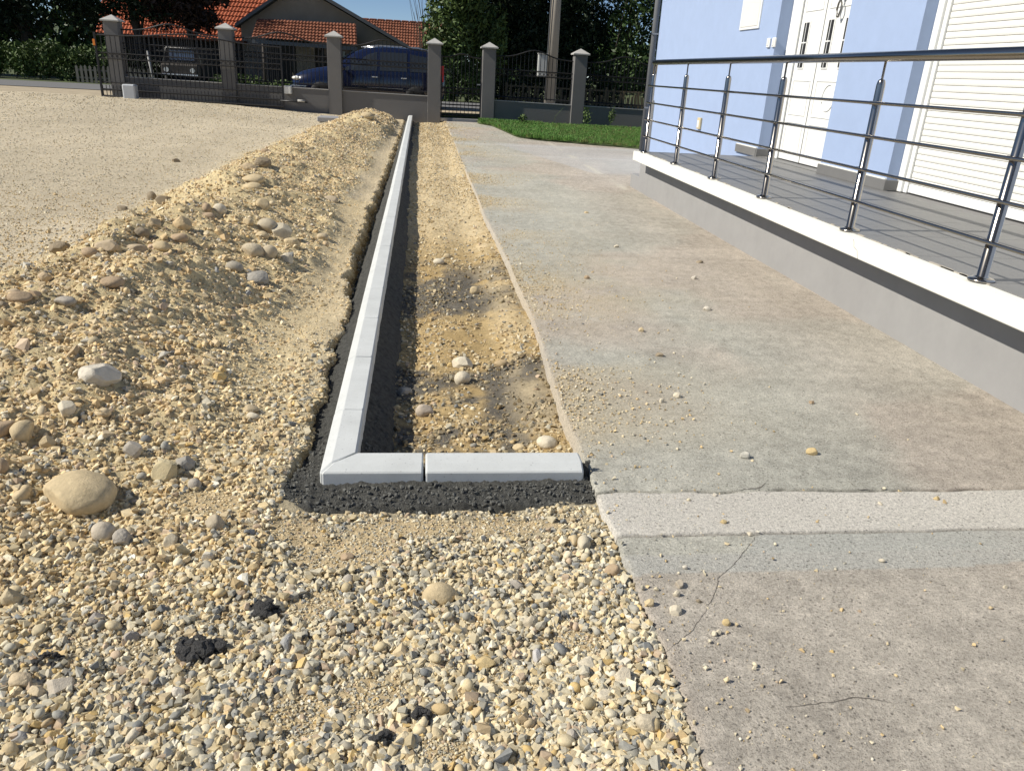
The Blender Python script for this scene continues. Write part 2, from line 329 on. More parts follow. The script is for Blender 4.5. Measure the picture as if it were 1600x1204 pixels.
# hairline cracks
def crack(fx, depth=.5, wd=.004):
    global C, Zg
    k = np.exp(-(fx/wd)**2)
    C = C*(1-depth*k[..., None]); Zg = Zg-.004*k
k = np.exp(-((Yg-lowe)/.004)**2)*(vn(Xg*6, Xg*0, 14) > .12); C = C*(1-.55*k[..., None]); Zg = Zg-.006*k
k = np.exp(-((Yg-upe-.006)/.009)**2)*vn(Xg*9, Xg*0, 4)*vn(Xg*60, Yg*60, 6)*1.6; C = C*(1-.6*np.clip(k, 0, 1)[..., None]); Zg = Zg-.008*k
# skirt column
Xs = np.concatenate([Xg[:, :1]-.004, Xg], 1); Yss = np.concatenate([Yg[:, :1], Yg], 1); Zs = np.concatenate([Zg[:, :1]*0-.22, Zg], 1); Cs = np.concatenate([C[:, :1]*.85, C], 1)
link('pavement', grid_mesh('pavement', Xs, Yss, Zs, np.clip(Cs, .02, .8)), m_slab, kind='structure')
pav = bpy.data.objects['pavement']
def surf_z(a, b):
    j = min(len(ys)-2, max(1, int(np.searchsorted(ys, b)))); e_ = a-E[j, 0]; i_ = min(len(us)-2, max(1, int(np.searchsorted(us, e_)))); return float(Zg[j-1:j+1, i_-1:i_+1].max())
def crack_ribbon(pts, w0, jit, seed):
    r_ = random.Random(seed); P_ = []
    for a, b in zip(pts, pts[1:]):
        L_ = math.dist(a, b); n_ = max(2, int(L_/.012))
        for i in range(n_): t = i/n_; P_.append((a[0]+(b[0]-a[0])*t, a[1]+(b[1]-a[1])*t))
    P_.append(pts[-1]); bm = bmesh.new(); prev = None; ox = oy = 0
    for i, (a, b) in enumerate(P_):
        ox = ox*.75+r_.uniform(-jit, jit); oy = oy*.75+r_.uniform(-jit, jit); e = min(i, len(P_)-1-i)/6; w_ = w0*min(1, e)*r_.uniform(.3, 1.3)+.0002
        j = min(i+1, len(P_)-1); d = Vector((P_[j][0]-P_[max(j-1, 0)][0], P_[j][1]-P_[max(j-1, 0)][1], 0)).normalized(); nn = Vector((-d.y, d.x, 0))*w_
        c = Vector((a+ox, b+oy, surf_z(a+ox, b+oy)+.0008)); cur = (bm.verts.new(c-nn), bm.verts.new(c+nn))
        if prev: bm.faces.new((prev[0], prev[1], cur[1], cur[0]))
        prev = cur
    bm_obj('crack', bm, m_crack, pav)
m_crack = mat('crack_dirt', (.13, .115, .095), rough=1.)
def gp(x_, y_): v = atz(x_, y_); return (v.x, v.y)
crack_ribbon([gp(*q) for q in ((1187, 828), (1150, 880), (1122, 905), (1110, 940), (1088, 980), (1050, 1010), (1030, 1020))], .0007, .003, 1)
crack_ribbon([gp(*q) for q in ((1225, 1105), (1285, 1098), (1340, 1090), (1362, 1092), (1400, 1100))], .0013, .003, 2)
crack_ribbon([gp(*q) for q in ((1085, 985), (1120, 1000), (1128, 990))], .0011, .002, 3)
crack_ribbon([gp(*q) for q in ((1150, 765), (1185, 762), (1195, 752))], .003, .004, 4)
crack_ribbon([gp(*q) for q in ((1325, 752), (1340, 764), (1372, 765))], .003, .004, 5)

# ------------------------------------------------------------ kerb
kerb = empty('kerb_edging', (-.31, 12, 0), label='long row of pale concrete kerbstones running from the mitred corner to the fence wall', cat='kerb')
kend = empty('kerb_edging', (.12, 2.58, 0), label='short row of two pale kerbstones closing the end of the bed towards the camera', cat='kerb')
PROF = [(0, -.17), (0, -.024), (.004, -.018), (.036, .0), (.040, .0015), (.118, .0), (.125, -.008), (.125, -.17)]
def kerbstone(p0, p1, parent, mitre0=False, along='y'):
    """stone from p0 to p1 (outer bottom line), profile offset to the inner side"""
    bm = bmesh.new(); L = p1-p0; n = 7; rings = []
    j = random.uniform(-.0012, .0012); jz = random.uniform(-.0012, .0012)
    for i in range(n):
        t = [0, .007/L, .03, .5, .97, 1-.007/L, 1][i]; sh = 1. if 0 < i < n-1 else 0.
        ring = []
        for (u, z) in PROF:
            a = p0+L*t
            if mitre0: a = p0+u*(1-t)+L*t
            if not sh: u = u+(.004 if u < .06 else -.004); z = z-.004 if z > -.1 else z
            if along == 'y': x = kx(a)+u+j; ring.append(bm.verts.new((x, a, kz(a)+z+jz)))
            else: ring.append(bm.verts.new((a, 2.52+u+j, .04+z+jz)))
        rings.append(ring)
    for A, B in zip(rings, rings[1:]):
        for k in range(len(PROF)): bm.faces.new((A[k], A[(k+1) % len(PROF)], B[(k+1) % len(PROF)], B[k]))
    bm.faces.new(rings[0]); bm.faces.new(rings[-1][::-1]); bmesh.ops.recalc_face_normals(bm, faces=bm.faces)
    o = bm_obj('kerbstone', bm, m_kerb, parent); o.matrix_parent_inverse = Matrix.Translation(-parent.location); return o
kerbstone(2.524, 3.043, kerb, True)['label'] = 'mitred corner kerbstone of the long row'
y = 3.050
while y < 24.05: kerbstone(y, min(y+.6405, 24.06), kerb); y += .6495
kerbstone(-.366, .003, kend, True, 'x')['label'] = 'short mitred kerbstone at the corner'
kerbstone(.011, .607, kend, False, 'x')
# dark wet mortar haunching on both sides
ym = np.concatenate([np.arange(2.2, 2.75, .004), np.arange(2.75, 3.4, .007), 3.4*np.exp(np.arange(0, 500)*.0042)]); ym = ym[ym < 24.0]
xm = np.concatenate([np.arange(-.66, .665, .0055)])
XM, YM = np.meshgrid(xm, ym)
dl = kx(YM)-XM; dr = XM-(kx(YM)+.125); df = 2.52-YM
ddl = np.where(dl > 0, dl, 0); ddr = np.where(dr > 0, dr, 0); dfr = np.where(df > 0, df, 0)
lump = .012*fbm(XM, YM, 14, 3, 300)+.016*np.abs(fbm(XM, YM, 40, 3, 301))-.004+.007*fbm(XM, YM, 95, 2, 303)*(YM < 3.4)+.02*fbm(XM, YM, 3, 2, 302)
wob = .03*fbm(XM, YM, 5, 3, 305)
zl = -.035-.35*np.maximum(ddl-.0, 0)-1.2*np.maximum(ddl-.10+.03*ss(YM, 4, 6)+wob, 0)
zr = -.045-.75*ddr-1.2*np.maximum(ddr-.10+wob, 0)
dfo = np.sqrt(dfr**2+ddl**2)
zf = -.018-.12*dfo-2.6*np.maximum(dfo-.145+wob, 0)
ZM = np.where(YM < 2.56, zf, np.where(dl > -.06, zl, zr))
t = ss(YM, 2.50, 2.75); ZM = np.where(dl > -.06, zf*(1-t)+zl*t, ZM)
behind = (YM > 2.56)&(dl < -.06); ZM = np.where(behind, np.maximum(zr, np.where(YM < 2.75, -.05-1.*(YM-2.645), -9)), ZM)
ZM = ZM+lump
ZM = np.where((dl < -.02)&(dr < -.02)&(YM > 2.56), -.1, ZM); ZM = np.where((YM > 2.535)&(YM < 2.63)&(XM > -.35)&(XM < .59), -.1, ZM)
ZM = np.where(XM > slab_edge(YM)-.002, -.2, ZM)
ZM = np.maximum(ZM, -.25); ZM[:, 0] = -.25; ZM[0] = -.25; ZM[:, -1] = -.25
o = link('mortar_bedding', grid_mesh('mortar_bedding', XM, YM, ZM), m_mortar, kerb); o.matrix_parent_inverse = Matrix.Translation(-kerb.location)

# ------------------------------------------------------------ rocks
MORTAR_GRID = (XM, YM, ZM)
def rock_mesh(name, seed, kind='angular', ax=(1, .8, .6), sub=3):
    r = random.Random(seed); bm = bmesh.new()
    if kind == 'hull':
        for sx in (-1, 1):
            for sy in (-1, 1):
                for sz in (-1, 1):
                    if r.random() < .22: continue
                    v = Vector((sx*r.uniform(.35, .95), sy*r.uniform(.35, .95), sz*r.uniform(.4, .9)))
                    bm.verts.new((v.x*ax[0], v.y*ax[1], v.z*ax[2]))
        for i in range(7):
            v = Vector((r.gauss(0, 1), r.gauss(0, 1), r.gauss(0, 1))).normalized()*r.uniform(.75, 1.05)
            bm.verts.new((v.x*ax[0], v.y*ax[1], v.z*ax[2]))
        bmesh.ops.convex_hull(bm, input=bm.verts)
        for v in [v for v in bm.verts if not v.link_faces]: bm.verts.remove(v)
    else:
        bmesh.ops.create_icosphere(bm, subdivisions=sub, radius=1)
        off = Vector((r.random()*50, r.random()*50, r.random()*50))
        from mathutils import noise
        planes = [(Vector((r.gauss(0, 1), r.gauss(0, 1), r.gauss(0, 1))).normalized(), r.uniform(.62, .85)) for _ in range(9 if kind == 'angular' else 2)]
        for v in bm.verts:
            p = v.co.copy(); k = 1+(.16 if kind == 'angular' else .09)*noise.noise(p*1.1+off)+(.05*noise.noise(p*3.5+off)+.02*noise.noise(p*9+off))*(1 if kind == 'angular' else .4)
            p = p*k
            for n_, d_ in planes:
                e = p.dot(n_)-d_
                if e > 0: p -= n_*e*.93
            v.co = (p.x*ax[0], p.y*ax[1], p.z*ax[2])
    bmesh.ops.recalc_face_normals(bm, faces=bm.faces)
    me = bpy.data.meshes.new(name); bm.to_mesh(me); bm.free()
    if kind == 'round': me.polygons.foreach_set('use_smooth', [True]*len(me.polygons))
    return me

def instancer(name, pts, rot, scl, idx, col, protos, m, parent=None, **k):
    me = bpy.data.meshes.new(name); n = len(pts); me.vertices.add(n); me.vertices.foreach_set('co', np.asarray(pts, np.float32).ravel())
    for nm, ty, arr, key in (('rot', 'FLOAT_VECTOR', rot, 'vector'), ('scl', 'FLOAT_VECTOR', scl, 'vector'), ('idx', 'INT', idx, 'value')):
        a = me.attributes.new(nm, ty, 'POINT'); a.data.foreach_set(key, np.asarray(arr, np.int32 if ty == 'INT' else np.float32).ravel())
    a = me.attributes.new('col', 'FLOAT_COLOR', 'POINT'); a.data.foreach_set('color', np.concatenate([col, np.ones((n, 1))], 1).astype(np.float32).ravel())
    cl = bpy.data.collections.new(name+'_kinds')
    for i, pm in enumerate(protos):
        pm.materials.clear(); pm.materials.append(m)
        cl.objects.link(bpy.data.objects.new('%s_kind_%s' % (name, chr(97+i)), pm))
    g = bpy.data.node_groups.new(name+'_nodes', 'GeometryNodeTree')
    g.interface.new_socket('Geometry', in_out='INPUT', socket_type='NodeSocketGeometry'); g.interface.new_socket('Geometry', in_out='OUTPUT', socket_type='NodeSocketGeometry')
    N = g.nodes; gi = N.new('NodeGroupInput'); go = N.new('NodeGroupOutput'); ci = N.new('GeometryNodeCollectionInfo'); ip = N.new('GeometryNodeInstanceOnPoints')
    ci.inputs['Collection'].default_value = cl; ci.inputs['Separate Children'].default_value = True; ci.inputs['Reset Children'].default_value = True
    def na(nm, ty): q = N.new('GeometryNodeInputNamedAttribute'); q.data_type = ty; q.inputs['Name'].default_value = nm; return q.outputs[0]
    e2r = N.new('FunctionNodeEulerToRotation'); L = g.links.new
    L(gi.outputs[0], ip.inputs['Points']); L(ci.outputs[0], ip.inputs['Instance']); ip.inputs['Pick Instance'].default_value = True
    L(na('idx', 'INT'), ip.inputs['Instance Index']); L(na('rot', 'FLOAT_VECTOR'), e2r.inputs[0]); L(e2r.outputs[0], ip.inputs['Rotation']); L(na('scl', 'FLOAT_VECTOR'), ip.inputs['Scale'])
    L(ip.outputs[0], go.inputs[0])
    o = link(name, me, None, parent, **k); md = o.modifiers.new('scatter', 'NODES'); md.node_group = g
    return o

hulls = [rock_mesh('pebble_kind', 100+i, 'hull', (1, random.uniform(.6, 1.0), random.uniform(.4, .8))) for i in range(18)]
rounds = [rock_mesh('pebble_kind', 200+i, 'round', (1, random.uniform(.7, .95), random.uniform(.5, .7)), 2) for i in range(2)]
protos = hulls+rounds
PAL = np.array([[.50, .38, .22], [.55, .44, .27], [.45, .34, .20], [.60, .50, .34], [.40, .31, .20], [.53, .43, .29],
 [.55, .47, .33], [.62, .56, .44], [.50, .42, .28], [.66, .62, .54], [.40, .37, .31], [.27, .265, .25], [.215, .22, .225], [.34, .325, .29], [.52, .38, .18], [.46, .36, .27], [.58, .52, .40], [.45, .42, .35]])
W_G = np.array([.01, .04, .01, .09, .02, .06, .16, .14, .10, .06, .10, .07, .05, .08, .03, .05, .10, .06]); W_T = np.array([.18, .20, .12, .14, .06, .12, .06, .04, .05, .01, .02, .01, .01, .02, .01, .03, .03, .02])
W_Y = np.array([.02, .03, .01, .05, .01, .03, .20, .22, .06, .14, .06, .03, .02, .04, .01, .05, .15, .02])
def picks(n, wgt): wgt = wgt/wgt.sum(); return PAL[rng.choice(len(PAL), n, p=wgt)]*rng.uniform(.8, 1.2, (n, 1))*np.array([1.06, 1.05, .97])

def scatter(n, x0, x1, y0, y1, rfun, accept):
    """log-uniform in depth, so that the near ground gets the dense cover"""
    y = np.exp(rng.uniform(np.log(y0), np.log(y1), n)); x = rng.uniform(x0, x1, n)*y
    k = accept(x, y); x, y = x[k], y[k]; return x, y
def add_stones(name, x, y, r, colr, lift=.25, zfun=H, **k):
    n = len(x); z = zfun(x, y)+r*lift*rng.uniform(-.3, 1.6, n)
    rot = np.stack([rng.normal(0, .5, n), rng.normal(0, .5, n), rng.uniform(0, 6.3, n)], -1)
    s = r[:, None]*rng.uniform(.8, 1.25, (n, 3))
    return instancer(name, np.stack([x, y, z], -1), rot, s, rng.integers(0, len(protos), n), colr, [p.copy() for p in protos], m_stone, **k)
def gravel_ok(x, y):
    return (x < slab_edge(y)-.005)&((y < 2.365)|(x < trench_left(y)+.02))&(x > -34)&(y < 23.9)
# crushed stone cover of the yard, all sizes
N = 250000
x, y = scatter(N, -1.02, .52, .95, 24, None, gravel_ok)
md = mound(x, y); mm = ss(md, .02, .10)
patch = fbm(x, y, 1.1, 3, 400)
fine = np.maximum(.8*ss(patch, .1, .4)*(1-mm)*ss(x, -1.2, -.5), finepatch(x, y)*(y < 2.6))                     # bare, finer patches in the foreground
fine = np.clip(fine+ss(y, 1.95, 2.2)*(1-ss(y, 2.6, 3.0))*ss(x, -.6, -.2)*.45, 0, 1)
shl = ss(x, -.95, -.78)*ss(y, 3.2, 4.5)
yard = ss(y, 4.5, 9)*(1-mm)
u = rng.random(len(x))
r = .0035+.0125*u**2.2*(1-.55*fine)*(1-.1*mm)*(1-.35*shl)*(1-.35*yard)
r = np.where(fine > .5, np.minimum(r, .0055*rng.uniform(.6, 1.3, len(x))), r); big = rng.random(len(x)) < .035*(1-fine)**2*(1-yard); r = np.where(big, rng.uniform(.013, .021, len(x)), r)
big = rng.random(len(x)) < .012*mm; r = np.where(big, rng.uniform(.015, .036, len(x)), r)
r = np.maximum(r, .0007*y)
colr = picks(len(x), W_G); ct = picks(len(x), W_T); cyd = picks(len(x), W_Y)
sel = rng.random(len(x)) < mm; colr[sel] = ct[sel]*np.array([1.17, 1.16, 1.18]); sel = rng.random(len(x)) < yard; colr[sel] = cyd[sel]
# the near band next to the mound is tan as well
sel = rng.random(len(x)) < .8*ss(y, 1.5, 2.2)*ss(-x, .3, .7)*(y < 9)*(mm < .5); colr[sel] = ct[sel]*1.15
keep = rng.random(len(x)) > .25*shl+.3*yard*ss(y, 8, 16)
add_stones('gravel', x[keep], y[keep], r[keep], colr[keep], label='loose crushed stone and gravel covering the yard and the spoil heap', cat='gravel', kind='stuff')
# second, larger layer in the very front
n2 = 16500; x = rng.uniform(-2.3, .66, n2); y = rng.uniform(.95, 2.45, n2)
k = gravel_ok(x, y)&(rng.random(n2) > .97*finepatch(x, y))&(rng.random(n2) > .4*ss(fbm(x, y, 1.1, 3, 400), .1, .4)*ss(x, -1.2, -.5))&(rng.random(n2) > .75*ss(y, 1.9, 2.25)); x, y = x[k], y[k]
r = rng.uniform(.0055, .0145, len(x))*rng.uniform(.7, 1.2, len(x)); r = np.where(rng.random(len(x)) < .05, r*1.5, r)
cc = picks(len(x), W_G); sel = rng.random(len(x)) < .75*ss(y, 1.5, 2.1)*ss(-x, .3, .7); cc[sel] = picks(int(sel.sum()), W_T)
add_stones('gravel', x, y, r, cc, .8, label='coarse pale and grey gravel in the foreground', cat='gravel', kind='stuff')
# clods and rubble in the spoil heap
n7 = 60000; y = np.exp(rng.uniform(np.log(2.0), np.log(23.5), n7)); x = rng.uniform(-3.2, -.6, n7); md = mound(x, y)
k = rng.random(n7) < ss(md, .03, .12)*ss(y, 2, 3)*(.45+.55*ss(fbm(x, y, 2.2, 3, 440), -.2, .3))*(1-.6*(y < 8)); x, y = x[k], y[k]
r = np.maximum(.004+.020*rng.random(len(x))**3.5, .0008*y*rng.uniform(.6, 1.9, len(x)))
add_stones('spoil_clods', x, y, r, picks(len(x), W_T)*np.array([1.12, 1.11, 1.14]), .35, label='broken clods and rubble mixed into the yellowish spoil heap', cat='rubble', kind='stuff')
# bed between kerb and slab
n3 = 34000; y = np.exp(rng.uniform(np.log(2.66), np.log(23.9), n3)); x = rng.uniform(0, 1, n3)*(slab_edge(y)-kx(y)-.14)+kx(y)+.14
k = rng.random(n3) < .22+.6*ss(fbm(x, y, 2.5, 3, 410), -.2, .3); x, y = x[k], y[k]
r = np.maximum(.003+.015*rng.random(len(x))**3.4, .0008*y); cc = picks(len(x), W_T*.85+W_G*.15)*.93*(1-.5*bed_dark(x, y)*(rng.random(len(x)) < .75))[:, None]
add_stones('bed_gravel', x, y, r, cc, .3, label='sandy grit and small stones on the floor of the bed beside the kerb', cat='gravel', kind='stuff')
# trench left of the kerb
n4 = 5000; y = np.exp(rng.uniform(np.log(2.8), np.log(20), n4)); x = trench_left(y)+rng.uniform(0, .1, n4)
r = np.maximum(.003+.014*rng.random(n4)**3, .0008*y)
add_stones('trench_gravel', x, y, r, picks(n4, W_T), .3, label='crumbs of clay and stone lying in the narrow trench left of the kerb', cat='gravel', kind='stuff')
# crumbs on the slab
n5 = 32000; y = np.exp(rng.uniform(np.log(1.0), np.log(23), n5)); e = rng.exponential(.33, n5)+.004; x = slab_edge(y)+e
dens = .06+.94*ss(fbm(x, y, .9, 4, 260)+.9*np.exp(-((y-5.1)/1.1)**2)+.25*np.exp(-((y-3.2)/.5)**2), .05, .4)*ss(y, 2.7, 3.1)*np.exp(-e/.6)
k = (rng.random(n5) < dens)&(x < 2.8); x, y = x[k], y[k]; r = np.maximum(.0018+.007*rng.random(len(x))**4, .00055*y)
add_stones('grit', x, y, r, picks(len(x), W_T*.6+W_Y*.4), .4, zfun=lambda a, b: a*0+.001, label='yellowish crumbs and grit strewn over the grey slab', cat='grit', kind='stuff')

# crumbs of mortar on the haunch
n6 = 5200; xi = rng.integers(4, XM.shape[1]-4, n6); yi = rng.integers(3, 160, n6); xs_, ys_, zs_ = XM[yi, xi], YM[yi, xi], ZM[yi, xi]
k = (zs_ > H(xs_, ys_)-.01)&~((ys_ > 2.50)&(xs_ > -.385)&(xs_ < .61)&((ys_ < 2.65)|(xs_ < -.24))); xs_, ys_, zs_ = xs_[k], ys_[k], zs_[k]; n6 = len(xs_)
r = .0025+.008*rng.random(n6)**2.2; rot = rng.uniform(0, 6.3, (n6, 3)); mm_ = mat('mortar_crumb', (.12, .119, .106), rough=.9, var=.4, vscale=80, bump=.6, bscale=200, dist=.006)
instancer('mortar_crumbs', np.stack([xs_, ys_, zs_+r*.4], -1), rot, r[:, None]*rng.uniform(.8, 1.2, (n6, 3)), rng.integers(0, 10, n6), np.ones((n6, 3)), [p.copy() for p in hulls[:10]], mm_, label='dark wet mortar crumbs packed against the kerbstones', cat='mortar', kind='stuff')

